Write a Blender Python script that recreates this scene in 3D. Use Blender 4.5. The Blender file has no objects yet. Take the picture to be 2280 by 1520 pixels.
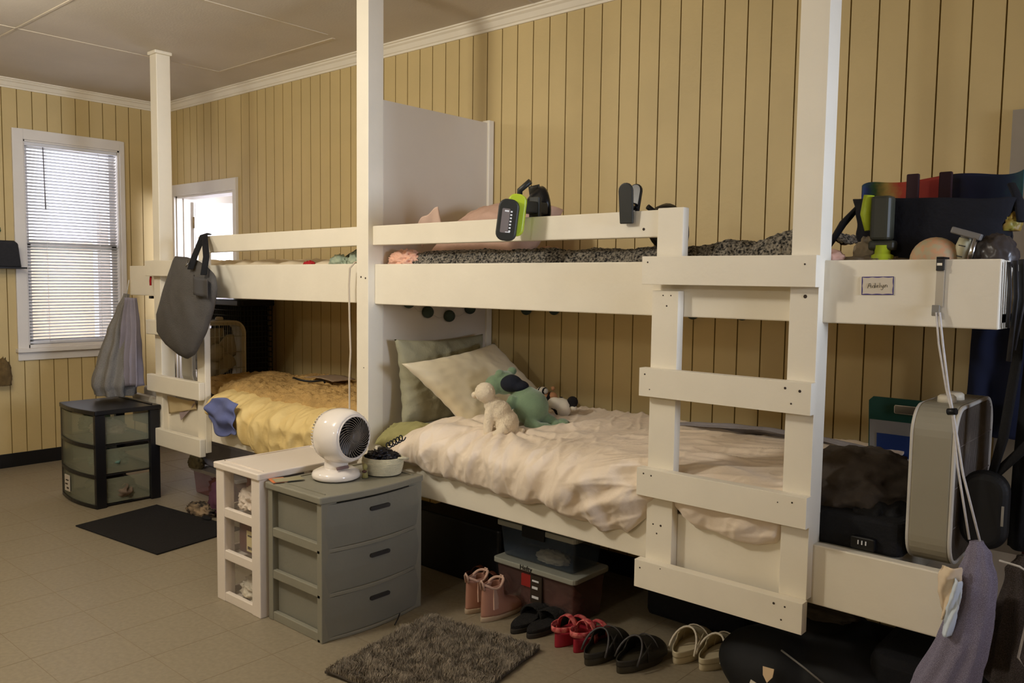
import bpy, bmesh, math, random
from mathutils import Vector, Matrix, noise, Euler
random.seed(7)
SC = bpy.context.scene
COL = SC.collection
PI = math.pi
def srgb(r, g, b):
    f = lambda c: (c/255/12.92) if c/255 <= .04045 else ((c/255+.055)/1.055)**2.4
    return (f(r), f(g), f(b), 1)

# ------------------------------------------------------------------ camera
YAW, PITCH, ROLL, F_PX, EYE = math.radians(40.9907), math.radians(-4.3063), math.radians(.775), 1845.77, 1.40
fw = Vector((-math.sin(YAW)*math.cos(PITCH), math.cos(YAW)*math.cos(PITCH), math.sin(PITCH)))
rt = Vector((math.cos(YAW), math.sin(YAW), 0)); up = rt.cross(fw)
rt2 = rt*math.cos(ROLL)+up*math.sin(ROLL); up2 = rt2.cross(fw)
cam_d = bpy.data.cameras.new('camera'); cam = bpy.data.objects.new('camera', cam_d); COL.objects.link(cam)
m = Matrix((rt2, up2, -fw)).transposed().to_4x4(); m.translation = Vector((0, 0, EYE)); cam.matrix_world = m
cam_d.sensor_width = 36; cam_d.lens = F_PX/2280*36; cam_d.clip_start = .05; cam_d.clip_end = 60
SC.camera = cam
SC.view_settings.view_transform = 'Standard'; SC.view_settings.look = 'None'
SC.view_settings.gamma = 1; SC.view_settings.exposure = 0.0
try: SC.view_settings.use_curve_mapping = False
except Exception: pass

# ------------------------------------------------------------------ world and lights
W = bpy.data.worlds.new('world'); SC.world = W; W.use_nodes = True
bg = W.node_tree.nodes['Background']; bg.inputs[0].default_value = (.86, .86, 1, 1); bg.inputs[1].default_value = 4.5
def area(name, loc, target, sx, sy, watts, color, spread=180):
    d = bpy.data.lights.new(name, 'AREA'); d.shape = 'RECTANGLE'; d.size = sx; d.size_y = sy
    d.energy = watts; d.color = color; d.spread = math.radians(spread)
    o = bpy.data.objects.new(name, d); COL.objects.link(o); o.location = loc
    o.rotation_euler = (Vector(target)-Vector(loc)).to_track_quat('-Z', 'Y').to_euler(); return o
def bulb(name, loc, watts, color, r=.07):
    d = bpy.data.lights.new(name, 'POINT'); d.energy = watts; d.color = color; d.shadow_soft_size = r
    o = bpy.data.objects.new(name, d); COL.objects.link(o); o.location = loc; return o
WARM = (1, .95, .85)
bulb('ceiling_lamp_far', (-4.4, .85, 2.42), 20, WARM, .10)
bulb('ceiling_lamp_near', (-2.95, .6, 2.42), 82, WARM, .14)
bulb('fill_lamp_room', (-1.6, -1.9, 2.2), 42, (1, .98, .93), .12)  # added fill without a fixture, lifts the dark under the bunks
area('daylight_right', (2.9, 1.9, 1.75), (-3, 2.35, 1.7), .9, 1.0, 6, (.66, .78, 1), 36)
area('daylight_next_room', (-4.2, 4.25, 1.6), (-6.3, 4.0, 1.6),   .8, 1.4, 32, (.90, .90, 1), 36)
area('daylight_window', (-6.85, 2.55, 1.75), (-5, 2.4, 1.1), .7, 1.4, 5, (.8, .85, 1))

# ------------------------------------------------------------------ materials
MATS = {}
def mat(name, rgb, rough=.6, var=.06, scale=8, bump=.0, bscale=60, metal=0, alpha=1, rgb2=None, spec=.4, sheen=0, coat=0, kind='noise', emit=0, stretch=(1, 1, 1)):
    if name in MATS: return MATS[name]
    m = bpy.data.materials.new(name); m.use_nodes = True; nt = m.node_tree; N = nt.nodes; L = nt.links
    b = N['Principled BSDF']; c = srgb(*rgb)
    tc = N.new('ShaderNodeTexCoord'); mp = N.new('ShaderNodeMapping'); L.new(tc.outputs['Object'], mp.inputs[0]); mp.inputs['Scale'].default_value = stretch
    if kind == 'voronoi':
        n = N.new('ShaderNodeTexVoronoi'); n.inputs['Scale'].default_value = scale; out = n.outputs['Distance']
    else:
        n = N.new('ShaderNodeTexNoise'); n.inputs['Scale'].default_value = scale; n.inputs['Detail'].default_value = 4; out = n.outputs['Fac']
    L.new(mp.outputs[0], n.inputs['Vector'])
    r = N.new('ShaderNodeValToRGB'); L.new(out, r.inputs[0])
    if rgb2: c2 = srgb(*rgb2); r.color_ramp.elements[0].color = c; r.color_ramp.elements[1].color = c2; r.color_ramp.elements[0].position = .38; r.color_ramp.elements[1].position = .62
    else:
        r.color_ramp.elements[0].color = tuple(x*(1-var) for x in c[:3])+(1,); r.color_ramp.elements[1].color = tuple(min(1, x*(1+var)) for x in c[:3])+(1,)
        r.color_ramp.elements[0].position = .3; r.color_ramp.elements[1].position = .7
    L.new(r.outputs[0], b.inputs['Base Color'])
    b.inputs['Roughness'].default_value = rough; b.inputs['Metallic'].default_value = metal
    b.inputs['Alpha'].default_value = alpha; b.inputs['Specular IOR Level'].default_value = spec
    b.inputs['Sheen Weight'].default_value = sheen; b.inputs['Coat Weight'].default_value = coat
    if emit: b.inputs['Emission Color'].default_value = c; b.inputs['Emission Strength'].default_value = emit
    if bump:
        n2 = N.new('ShaderNodeTexNoise'); n2.inputs['Scale'].default_value = bscale; n2.inputs['Detail'].default_value = 5; L.new(mp.outputs[0], n2.inputs['Vector'])
        bp = N.new('ShaderNodeBump'); bp.inputs['Strength'].default_value = bump; bp.inputs['Distance'].default_value = .01
        L.new(n2.outputs['Fac'], bp.inputs['Height']); L.new(bp.outputs[0], b.inputs['Normal'])
    MATS[name] = m; return m
WALL = mat('panel_paint', (203, 180, 127), .55, .05, 3, .12, 40)
GROOVE = mat('panel_groove', (140, 114, 56), .7, .1, 12)
WHITE = mat('cream_board_paint', (238, 229, 209), .5, .03, 5, .1, 30)
TRIM = mat('white_trim_paint', (226, 220, 212), .45, .03, 5, .06, 30)
CEIL = mat('ceiling_board', (204, 194, 178), .8, .04, 3, .1, 90)
FLOOR = mat('vinyl_floor', (140, 128, 106), .42, .10, 55, .05, 120)
BLACK = mat('black_plastic', (16, 16, 18), .4, .1, 20)
BLACKF = mat('black_fabric', (15, 15, 18), .9, .2, 40, .3, 150)
SCREW = mat('screw_hole', (60, 48, 36), .8)
CHROME = mat('chrome', (190, 190, 190), .2, .02, 5, metal=1)

# ------------------------------------------------------------------ mesh helpers
class MB:
    def __init__(s): s.v = []; s.f = []; s.mi = []; s.sm = []
    def add(s, vs, fs, mi=0, smooth=False):
        o = len(s.v); s.v += [tuple(v) for v in vs]
        for f in fs: s.f.append(tuple(i+o for i in f)); s.mi.append(mi); s.sm.append(smooth)
        return s
    def box(s, a, b, mi=0, M=None):
        x0, y0, z0 = a; x1, y1, z1 = b
        vs = [Vector(p) for p in ((x0, y0, z0), (x1, y0, z0), (x1, y1, z0), (x0, y1, z0), (x0, y0, z1), (x1, y0, z1), (x1, y1, z1), (x0, y1, z1))]
        if M is not None: vs = [M@v for v in vs]
        return s.add(vs, [(0, 3, 2, 1), (4, 5, 6, 7), (0, 1, 5, 4), (1, 2, 6, 5), (2, 3, 7, 6), (3, 0, 4, 7)], mi)
    def rbox(s, a, b, r, mi=0, M=None, seg=3, axis=2):
        # box with rounded corners around an axis
        lo = list(a); hi = list(b); ax = [i for i in range(3) if i != axis]
        cx = [(lo[i]+hi[i])/2 for i in ax]; hx = [(hi[i]-lo[i])/2 for i in ax]; pts = []
        for sx, sy, a0 in ((1, 1, 0), (-1, 1, 90), (-1, -1, 180), (1, -1, 270)):
            for k in range(seg+1):
                t = math.radians(a0+90*k/seg); pts.append((cx[0]+sx*(hx[0]-r)+r*math.cos(t), cx[1]+sy*(hx[1]-r)+r*math.sin(t)))
        rings = []
        for z in (lo[axis], hi[axis]):
            ring = []
            for p in pts:
                q = [0, 0, 0]; q[ax[0]] = p[0]; q[ax[1]] = p[1]; q[axis] = z; ring.append(M@Vector(q) if M is not None else Vector(q))
            rings.append(ring)
        return s.loft(rings, mi, smooth=False)
    def loft(s, rings, mi=0, cap=True, smooth=True, closed=True):
        n = len(rings[0]); vs = [p for r in rings for p in r]; fs = []
        for i in range(len(rings)-1):
            for j in range(n if closed else n-1):
                k = (j+1) % n; fs.append((i*n+j, i*n+k, (i+1)*n+k, (i+1)*n+j))
        s.add(vs, fs, mi, smooth)
        if cap and closed:
            s.add(rings[0], [tuple(reversed(range(n)))], mi); s.add(rings[-1], [tuple(range(n))], mi)
        return s
    def tube(s, pts, r, n=8, mi=0, flat=1.0, closed=False):
        pts = [Vector(p) for p in pts]; rs = r if isinstance(r, (list, tuple)) else [r]*len(pts); rings = []; prev = None
        for i, p in enumerate(pts):
            if closed: d = (pts[(i+1) % len(pts)]-pts[i-1])
            else: d = (pts[min(i+1, len(pts)-1)]-pts[max(i-1, 0)])
            d = d.normalized() if d.length > 1e-9 else Vector((0, 0, 1))
            if prev is None:
                a = d.orthogonal().normalized()
                if abs(d.z) < .9: a = (Vector((0, 0, 1))-d*d.z).normalized()
            else: a = (prev-d*prev.dot(d)); a = a.normalized() if a.length > 1e-6 else d.orthogonal().normalized()
            prev = a; b = d.cross(a)
            rings.append([p+(a*math.cos(t)*flat+b*math.sin(t))*rs[i] for t in [2*PI*k/n for k in range(n)]])
        if closed: rings.append(rings[0])
        return s.loft(rings, mi, cap=not closed)
    def lathe(s, prof, M=None, n=32, mi=0, cap=True):
        # prof (radius, height) around local z
        rings = []
        for r, h in prof:
            ring = [Vector((r*math.cos(2*PI*k/n), r*math.sin(2*PI*k/n), h)) for k in range(n)]
            rings.append([M@p for p in ring] if M is not None else ring)
        return s.loft(rings, mi, cap=cap)
    def grid(s, fn, nu, nv, mi=0, smooth=True):
        vs = [fn(i/nu, j/nv) for i in range(nu+1) for j in range(nv+1)]
        fs = [(i*(nv+1)+j, (i+1)*(nv+1)+j, (i+1)*(nv+1)+j+1, i*(nv+1)+j+1) for i in range(nu) for j in range(nv)]
        return s.add(vs, fs, mi, smooth)
    def ball(s, c, r, M=None, n=16, mi=0):
        rr = r if isinstance(r, (tuple, list)) else (r, r, r); rings = []
        for i in range(n//2+1):
            t = PI*(i/(n//2)); t = min(max(t, .02), PI-.02)
            ring = [Vector((rr[0]*math.sin(t)*math.cos(2*PI*k/n), rr[1]*math.sin(t)*math.sin(2*PI*k/n), rr[2]*math.cos(t))) for k in range(n)]
            rings.append([(M@p if M is not None else p)+Vector(c) for p in reversed(ring)])
        return s.loft(rings, mi)
    def prism(s, poly, d, M, mi=0):
        # poly: 2-D outline in local xy, thickness d along local z
        a = [M@Vector((x, y, 0)) for x, y in poly]; b = [M@Vector((x, y, d)) for x, y in poly]
        return s.loft([a, b], mi, smooth=False)
def thing(name, label, cat, loc=(0, 0, 0), group=None):
    o = bpy.data.objects.new(name, None); o.empty_display_size = .05; COL.objects.link(o); o.location = loc
    o['label'] = label; o['category'] = cat
    if group: o['group'] = group
    return o
def obj(name, mb, mats, parent=None, bevel=0, label=None, thick=0, sub=0, kind=None, seg=2):
    me = bpy.data.meshes.new(name); me.from_pydata(mb.v, [], mb.f)
    if not isinstance(mats, (list, tuple)): mats = [mats]
    for x in mats: me.materials.append(x)
    me.polygons.foreach_set('material_index', mb.mi); me.polygons.foreach_set('use_smooth', mb.sm)
    bm = bmesh.new(); bm.from_mesh(me); bmesh.ops.remove_doubles(bm, verts=bm.verts, dist=1e-5)
    bmesh.ops.recalc_face_normals(bm, faces=bm.faces); bm.to_mesh(me); bm.free(); me.update()
    o = bpy.data.objects.new(name, me); COL.objects.link(o)
    if parent is not None:
        o.parent = parent; p = parent; T = Matrix.Identity(4)
        while p is not None:
            if p.type == 'EMPTY': T = Matrix.Translation(p.location)
            p = p.parent
        o.matrix_parent_inverse = T.inverted() if parent.type == 'EMPTY' else Matrix.Identity(4)
    if label: o['label'] = label
    if kind: o['kind'] = kind
    if thick:
        k = o.modifiers.new('thick', 'SOLIDIFY'); k.thickness = thick; k.offset = 0
    if bevel:
        k = o.modifiers.new('bevel', 'BEVEL'); k.width = bevel; k.segments = seg; k.limit_method = 'ANGLE'; k.angle_limit = math.radians(40)
    if sub:
        k = o.modifiers.new('sub', 'SUBSURF'); k.levels = sub; k.render_levels = sub
    return o
def solo(name, mb, mats, label, cat, group=None, **k):
    o = obj(name, mb, mats, None, **k); o['label'] = label; o['category'] = cat
    if group: o['group'] = group
    return o
def struct(name, mb, mats, parent=None, **k):
    o = obj(name, mb, mats, parent, **k); o['kind'] = 'structure'; return o
def fused(name, elems, voxel, mats, parent=None, smooth=4, disp=None, label=None, colour=None):
    # ellipsoids, tapered limbs etc. fused to one continuous surface
    mb = MB()
    for e in elems:
        if e[0] == 's': mb.ball(e[1], e[2], M=e[3] if len(e) > 3 else None, n=20)
        elif e[0] == 't': mb.tube(e[1], e[2], n=12)
    me = bpy.data.meshes.new(name+'_src'); me.from_pydata(mb.v, [], mb.f)
    bm = bmesh.new(); bm.from_mesh(me); bmesh.ops.recalc_face_normals(bm, faces=bm.faces); bm.to_mesh(me); bm.free()
    t = bpy.data.objects.new(name+'_src', me); COL.objects.link(t)
    r = t.modifiers.new('r', 'REMESH'); r.mode = 'VOXEL'; r.voxel_size = voxel
    s = t.modifiers.new('s', 'SMOOTH'); s.iterations = smooth; s.factor = .6
    dg = bpy.context.evaluated_depsgraph_get(); ev = t.evaluated_get(dg)
    out = bpy.data.meshes.new_from_object(ev); bpy.data.objects.remove(t); bpy.data.meshes.remove(me)
    vs = [v.co.copy() for v in out.vertices]
    if disp: vs = [v+n*disp(v) for v, n in zip(vs, [x.normal.copy() for x in out.vertices])]
    mb = MB(); mb.add(vs, [tuple(p.vertices) for p in out.polygons], 0, True)
    if colour:
        mb.mi = [colour(sum((vs[i] for i in f), Vector())/len(f)) for f in mb.f]
    bpy.data.meshes.remove(out)
    return obj(name, mb, mats, parent, label=label)
def nz(x, y, z=0): return noise.noise(Vector((x, y, z)))
def ridge(x, y, z=0): return 1-abs(nz(x, y, z))*2.2
def lerp(tab, x):
    if x <= tab[0][0]: return tab[0][1]
    for (a, b), (c, d) in zip(tab, tab[1:]):
        if x <= c: return b+(d-b)*(x-a)/(c-a)
    return tab[-1][1]
def sstep(a, b, x):
    t = min(1, max(0, (x-a)/(b-a))); return t*t*(3-2*t)
def frame(o, xd, zd):
    z = Vector(zd).normalized(); x = Vector(xd); x = (x-z*x.dot(z)).normalized(); y = z.cross(x)
    m = Matrix((x, y, z)).transposed().to_4x4(); m.translation = Vector(o); return m
def crumple(name, c, size, m, label, cat, seed=0, amp=.25, parent=None, group=None, fr=3.0, n=4):
    bm = bmesh.new(); bmesh.ops.create_icosphere(bm, subdivisions=n, radius=1); mb = MB(); vs = []
    for v in bm.verts:
        p = v.co.copy(); d = amp*(ridge(p.x*fr+seed, p.y*fr, p.z*fr)-.5)+amp*.5*ridge(p.x*fr*2.3, p.y*fr*2.3+seed, p.z*fr*2)-amp*.2
        p = p*(1+d*.8); p.z = max(p.z, -.45)+.45; vs.append((c[0]+p.x*size[0], c[1]+p.y*size[1], c[2]+p.z*size[2]/1.5))
    mb.add(vs, [tuple(v.index for v in f.verts) for f in bm.faces], 0, True); bm.free()
    if parent is not None: return obj(name, mb, m, parent, label=label)
    return solo(name, mb, m, label, cat, group)
def pillow(w, h, t, M, seed=0, pinch=.09, wr=.010, n=44, fr=9):
    mb = MB()
    for side in (1, -1):
        def fn(a, b):
            u = a*2-1; v = b*2-1
            x = u*w/2*(1-pinch*(1-v*v)*abs(u)**2); y = v*h/2*(1-pinch*(1-u*u)*abs(v)**2)
            e = max(0, (1-u*u)*(1-v*v)); z = side*t/2*(e**.42)
            k = wr*(ridge(x*fr+seed, y*fr*.8, side)*1.0+.5*ridge(x*fr*2.5, y*fr*2.5+seed, side)-.7)*min(1, e*4)
            rr = max(abs(u), abs(v)); k += wr*.35*math.sin(math.atan2(v, u)*23+seed)*sstep(.6, .97, rr)*(1-sstep(.97, 1, rr))
            return M@Vector((x, y, z+side*k))
        mb.grid(fn, n, n)
    return mb

# ------------------------------------------------------------------ setting
XL, YB, ZC = -6.58, 3.275, 2.752
XR, YF = 3.0, -3.2
DX0, DX1, DZ = -6.42, -5.55, 2.02
def grooved(mb, axis, a0, a1, fixed, z0, z1, g0, step, out, gw=.0055, gd=.006):
    # vertical V-grooves pressed into a panelled wall; 'out' is the direction the face looks
    k = math.ceil((a0-g0)/step); pts = [(a0, 0, 0)]
    while g0+k*step < a1-.01:
        g = g0+k*step
        if g > a0+.01: pts += [(g-gw/2, 0, 1), (g, -gd, 1), (g+gw/2, 0, 0)]
        k += 1
    pts.append((a1, 0, 0))
    for (p, d, gi), (q, e, _) in zip(pts, pts[1:]):
        A = [(p, fixed+out*d), (q, fixed+out*e)]
        if axis == 'x': vs = [(A[0][0], A[0][1], z0), (A[1][0], A[1][1], z0), (A[1][0], A[1][1], z1), (A[0][0], A[0][1], z1)]
        else: vs = [(A[0][1], A[0][0], z0), (A[1][1], A[1][0], z0), (A[1][1], A[1][0], z1), (A[0][1], A[0][0], z1)]
        mb.add(vs, [(0, 1, 2, 3)], gi)
mb = MB(); G0, GS = -2.208, .1045
grooved(mb, 'x', DX1, XR, YB, 0, ZC, G0, GS, -1); grooved(mb, 'x', DX0, DX1, YB, DZ, ZC, G0, GS, -1); grooved(mb, 'x', XL, DX0, YB, 0, ZC, G0, GS, -1)
mb.box((DX1, YB+.012, 0), (XR, YB+.11, ZC)); mb.box((XL, YB+.012, 0), (DX0, YB+.11, ZC)); mb.box((DX0, YB+.012, DZ), (DX1, YB+.11, ZC))
struct('wall_back', mb, [WALL, GROOVE])
WY0, WY1, WZ0, WZ1 = 2.222, 2.900, .865, 2.345
mb = MB(); gl = (2.194, .0985)
grooved(mb, 'y', YF, WY0, XL, 0, ZC, *gl, 1); grooved(mb, 'y', WY1, YB, XL, 0, ZC, *gl, 1)
grooved(mb, 'y', WY0, WY1, XL, 0, WZ0, *gl, 1); grooved(mb, 'y', WY0, WY1, XL, WZ1, ZC, *gl, 1)
mb.box((XL-.13, YF, 0), (XL-.012, WY0, ZC)); mb.box((XL-.13, WY1, 0), (XL-.012, YB+.1, ZC)); mb.box((XL-.13, WY0, 0), (XL-.012, WY1, WZ0)); mb.box((XL-.13, WY0, WZ1), (XL-.012, WY1, ZC))
struct('wall_left', mb, [WALL, GROOVE])
struct('floor', MB().box((XL-.1, YF-.1, -.05), (XR+.1, YB+.1, 0)), FLOOR)
struct('ceiling', MB().box((XL-.1, YF-.1, ZC), (XR+.1, YB+.1, ZC+.05)), CEIL)
struct('wall_front', MB().box((XL-.1, YF-.1, 0), (XR+.1, YF, ZC)), WALL)
# right wall with a window opening that lets the daylight in
mb = MB(); oy0, oy1, oz0, oz1 = 1.3, 2.5, 1.05, 2.35
mb.box((XR, YF, 0), (XR+.1, oy0, ZC)); mb.box((XR, oy1, 0), (XR+.1, YB, ZC)); mb.box((XR, oy0, 0), (XR+.1, oy1, oz0)); mb.box((XR, oy0, oz1), (XR+.1, oy1, ZC))
struct('wall_right', mb, WALL)
# seams of the vinyl tiles
mb = MB()
for k in range(-5, 32):
    x = XL+.305*k
    if XL < x < XR: mb.box((x-.0012, YF, 0), (x+.0012, YB, .0006))
for k in range(0, 22):
    y = YF+.3+.305*k
    if y < YB: mb.box((XL, y-.0012, 0), (XR, y+.0012, .0006))
struct('floor_seams', mb, mat('tile_seam', (136, 122, 99), .6))
struct('baseboard_left', MB().box((XL, YF, 0), (XL+.012, YB, .10)), mat('black_vinyl_base', (20, 19, 20), .45), bevel=.003)
struct('baseboard_back', MB().box((DX1+.09, YB-.012, 0), (XR, YB, .10)), mat('black_vinyl_base', (20, 19, 20), .45), bevel=.003)
# crown moulding: a stepped cove profile
def crown(y_out, s0, s1, axis, fixed, sign):
    prof = [(0, -.062), (.010, -.062), (.013, -.052), (.020, -.048), (.034, -.026), (.046, -.018), (.050, -.010), (.060, -.008), (.060, 0), (0, 0)]
    A = []; B = []
    for d, z in prof:
        if axis == 'x': A.append(Vector((s0, fixed-d, ZC+z))); B.append(Vector((s1, fixed-d, ZC+z)))
        else: A.append(Vector((fixed+d, s0, ZC+z))); B.append(Vector((fixed+d, s1, ZC+z)))
    return MB().loft([A, B], smooth=False)
struct('trim_1', crown(0, XL, XR, 'x', YB, 1), WHITE); struct('trim_2', crown(0, YF, YB, 'y', XL, 1), WHITE)
# thin battens on the ceiling joints
for i, (a, b) in enumerate((((-6.5, 2.962), (-3.95, 2.97)), ((-3.92, YF), (-3.92, 2.90)), ((-5.19, YF), (-5.19, 2.965)), ((-2.68, YF), (-2.68, 3.2)), ((-2.6, 2.962), (XR, 2.962)), ((-6.5, 1.74), (XR, 1.74)))):
    w = .006
    lo = (min(a[0], b[0])-w*(a[0] == b[0]), min(a[1], b[1])-(w if a[0] != b[0] else 0), ZC-.004)
    hi = (max(a[0], b[0])+w*(a[0] == b[0]), max(a[1], b[1])+(w if a[0] != b[0] else 0), ZC)
    if i in (0, ): lo = (-5.19, lo[1], lo[2])
    struct('trim_%d' % (i+3), MB().box(lo, hi), mat('batten_paint', (205, 192, 170), .6))
# window in the left wall
win = bpy.data.objects.new('window_1', None); COL.objects.link(win); win.location = (XL, 2.55, 1.6); win['kind'] = 'structure'
mb = MB(); c = .072
for lo, hi in (((WY0-c, WZ0-.02), (WY0, WZ1+c)), ((WY1, WZ0-.02), (WY1+c*.5, WZ1+c)), ((WY0, WZ1), (WY1, WZ1+c))):
    mb.box((XL, lo[0], lo[1]), (XL+.02, hi[0], hi[1]))
struct('window_casing', mb, TRIM, win, bevel=.003)
mb = MB().box((XL-.01, WY0-c-.012, WZ0-.04), (XL+.05, WY1+.05, WZ0-.012)).box((XL, WY0-c, WZ0-.10), (XL+.016, WY1+.035, WZ0-.04))
struct('window_sill', mb, TRIM, win, bevel=.004)
mb = MB()
for lo, hi in (((WY0, WZ0-.012), (WY0+.012, WZ1)), ((WY1-.012, WZ0-.012), (WY1, WZ1)), ((WY0, WZ1-.012), (WY1, WZ1)), ((WY0, WZ0-.012), (WY1, WZ0+.012))):
    mb.box((XL-.11, lo[0], lo[1]), (XL+.003, hi[0], hi[1]))
struct('window_jamb', mb, TRIM, win)
mb = MB(); zm = 1.60
for z0, z1, x in ((WZ0, zm+.02, XL-.075), (zm-.02, WZ1, XL-.10)):
    mb.box((x, WY0+.01, z0), (x+.03, WY0+.05, z1)).box((x, WY1-.05, z0), (x+.03, WY1-.01, z1)).box((x, WY0+.01, z0), (x+.03, WY1-.01, z0+.045)).box((x, WY0+.01, z1-.04), (x+.03, WY1-.01, z1))
struct('sash', mb, TRIM, win)
GL = mat('window_glass', (250, 250, 255), .05, alpha=.12)
struct('window_pane', MB().box((XL-.062, WY0+.05, WZ0+.04), (XL-.058, WY1-.05, zm-.02)).box((XL-.088, WY0+.05, zm+.02), (XL-.084, WY1-.05, WZ1-.04)), GL, win)
# blind
bl = thing('window_blind', 'white slatted venetian blind lowered over the bright window', 'blind', (XL-.02, 2.55, WZ1-.02))
SL = mat('blind_slat', (222, 222, 226), .5, .02)
bx = XL-.022; mb = MB(); nsl = 62; z0 = WZ0+.045; z1 = WZ1-.05; a = math.radians(28)
for i in range(nsl):
    z = z0+(z1-z0)*i/(nsl-1)
    for s0, s1, dz in ((-1, 0, .0012), (0, 1, .0012)):
        pts = []
        for s in (s0, s1):
            h = .0125*s; lift = .0018*(1-s*s)
            pts.append((bx+h*math.cos(a), z+h*math.sin(a)+lift))
        (xa, za), (xb, zb) = pts
        mb.add([(xa, WY0+.018, za), (xb, WY0+.018, zb), (xb, WY1-.018, zb), (xa, WY1-.018, za)], [(0, 1, 2, 3)], 0, True)
obj('slats', mb, SL, bl, thick=.0008)
obj('headrail', MB().box((bx-.016, WY0+.014, WZ1-.036), (bx+.016, WY1-.014, WZ1-.012)), SL, bl, bevel=.003)
obj('bottom_rail', MB().box((bx-.012, WY0+.018, WZ0+.018), (bx+.012, WY1-.018, WZ0+.034)), SL, bl, bevel=.003)
mb = MB()
for y in (WY0+.15, WY1-.15):
    for dx in (-.014, .014): mb.tube([(bx+dx, y, WZ0+.02), (bx+dx, y, WZ1-.03)], .0011, 5)
obj('ladder_cord', mb, mat('cord_white', (235, 235, 235), .7), bl)
obj('tilt_wand', MB().tube([(bx+.022, WY0+.135, WZ1-.04), (bx+.024, WY0+.142, 1.86)], .004, 8), mat('wand_gray', (120, 118, 122), .3), bl, label='grey tilt wand')
# building seen through the window
struct('wall_outside', MB().box((-10.2, 0, -.5), (-10, 6, 1.75)), mat('beige_siding', (214, 196, 166), .8, .1, 2))
struct('ground_outside', MB().box((-12, -3, -.6), (-6.9, 8, -.5)), mat('grass', (110, 120, 80), .9))
# doorway to the next room
dr = bpy.data.objects.new('door_1', None); COL.objects.link(dr); dr.location = ((DX0+DX1)/2, YB, 0); dr['kind'] = 'structure'
cw = .088
mb = MB().box((DX0-.07, YB-.018, 0), (DX0, YB, DZ+cw)).box((DX1, YB-.018, 0), (DX1+.05, YB, DZ+cw)).box((DX0-.07, YB-.02, DZ), (DX1+.05, YB, DZ+cw))
struct('door_casing', mb, TRIM, dr, bevel=.003)
mb = MB().box((DX0, YB, 0), (DX0+.015, YB+.14, DZ)).box((DX1-.015, YB, 0), (DX1, YB+.14, DZ)).box((DX0, YB, DZ-.015), (DX1, YB+.14, DZ)).box((DX0+.015, YB+.05, 0), (DX0+.03, YB+.09, DZ-.015)).box((DX1-.03, YB+.05, 0), (DX1-.015, YB+.09, DZ-.015))
struct('door_jamb', mb, TRIM, dr)
Md = Matrix.Translation((DX0+.032, YB+.14, 0))@Matrix.Rotation(math.radians(66), 4, 'Z')
struct('door_leaf', MB().box((0, -.04, .01), (.82, 0, 1.985), M=Md), mat('white_door', (232, 230, 236), .4, .01), dr, bevel=.003)
mb = MB()
for z in (.3, 1.05, 1.82): mb.tube([(DX0+.028, YB+.13, z-.045), (DX0+.028, YB+.13, z+.045)], .008, 8, mi=0)
struct('hinge', mb, mat('hinge_metal', (150, 130, 96), .35, metal=1), dr)
# next room shell
mb = MB(); grooved(mb, 'x', -8.2, -3.5, 6.2, 0, ZC, -7, .1045, -1); mb.box((-8.2, 6.21, 0), (-3.5, 6.3, ZC)); struct('wall_next_room', mb, [mat('panel_next', (238, 222, 188), .6), GROOVE])
struct('wall_next_left', MB().box((-8.3, YB+.12, 0), (-8.2, 6.2, ZC)), TRIM); struct('wall_next_right', MB().box((-3.6, YB+.12, 0), (-3.5, 6.2, ZC)), TRIM)
struct('floor_next_room', MB().box((-8.2, YB+.1, -.05), (-3.5, 6.2, 0)), FLOOR); struct('ceiling_next_room', MB().box((-8.2, YB+.1, ZC), (-3.5, 6.2, ZC+.05)), TRIM)
# casing of a second opening at the right end of the long wall
struct('trim_9', MB().box((-.60, YB-.03, 0), (-.50, YB, 1.90)).box((-.60, YB-.03, 1.9), (.4, YB, 1.99)), mat('grey_trim', (150, 140, 124), .5))
struct('door_2', MB().box((-.50, YB-.012, 0), (.4, YB, 1.90)), mat('maroon_door', (70, 22, 22), .5))

# ------------------------------------------------------------------ bunk beds
FY = 2.478; PF = 2.440; T1 = 1.464; T2 = .611
def board(parent, name, a, b, holes=(), bev=.004, wob=0, **k):
    mb = MB().box(a, b)
    for hx, hz, r in holes:
        Mh = frame((hx, a[1]-.0004, hz), (1, 0, 0), (0, -1, 0)); mb.lathe([(r, -.002), (r, .0008), (r*.5, .001)], Mh, 10, mi=1)
    return obj(name, mb, [WHITE, SCREW], parent, bevel=bev, **k)
def tilted(parent, name, x0, x1, z0a, z1a, z0b, z1b, y0, y1, label=None):
    vs = [(x0, y0, z0a), (x1, y0, z0b), (x1, y1, z0b), (x0, y1, z0a), (x0, y0, z1a), (x1, y0, z1b), (x1, y1, z1b), (x0, y1, z1a)]
    mb = MB().add(vs, [(0, 3, 2, 1), (4, 5, 6, 7), (0, 1, 5, 4), (1, 2, 6, 5), (2, 3, 7, 6), (3, 0, 4, 7)])
    return obj(name, mb, [WHITE, SCREW], parent, bevel=.004, label=label)
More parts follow.
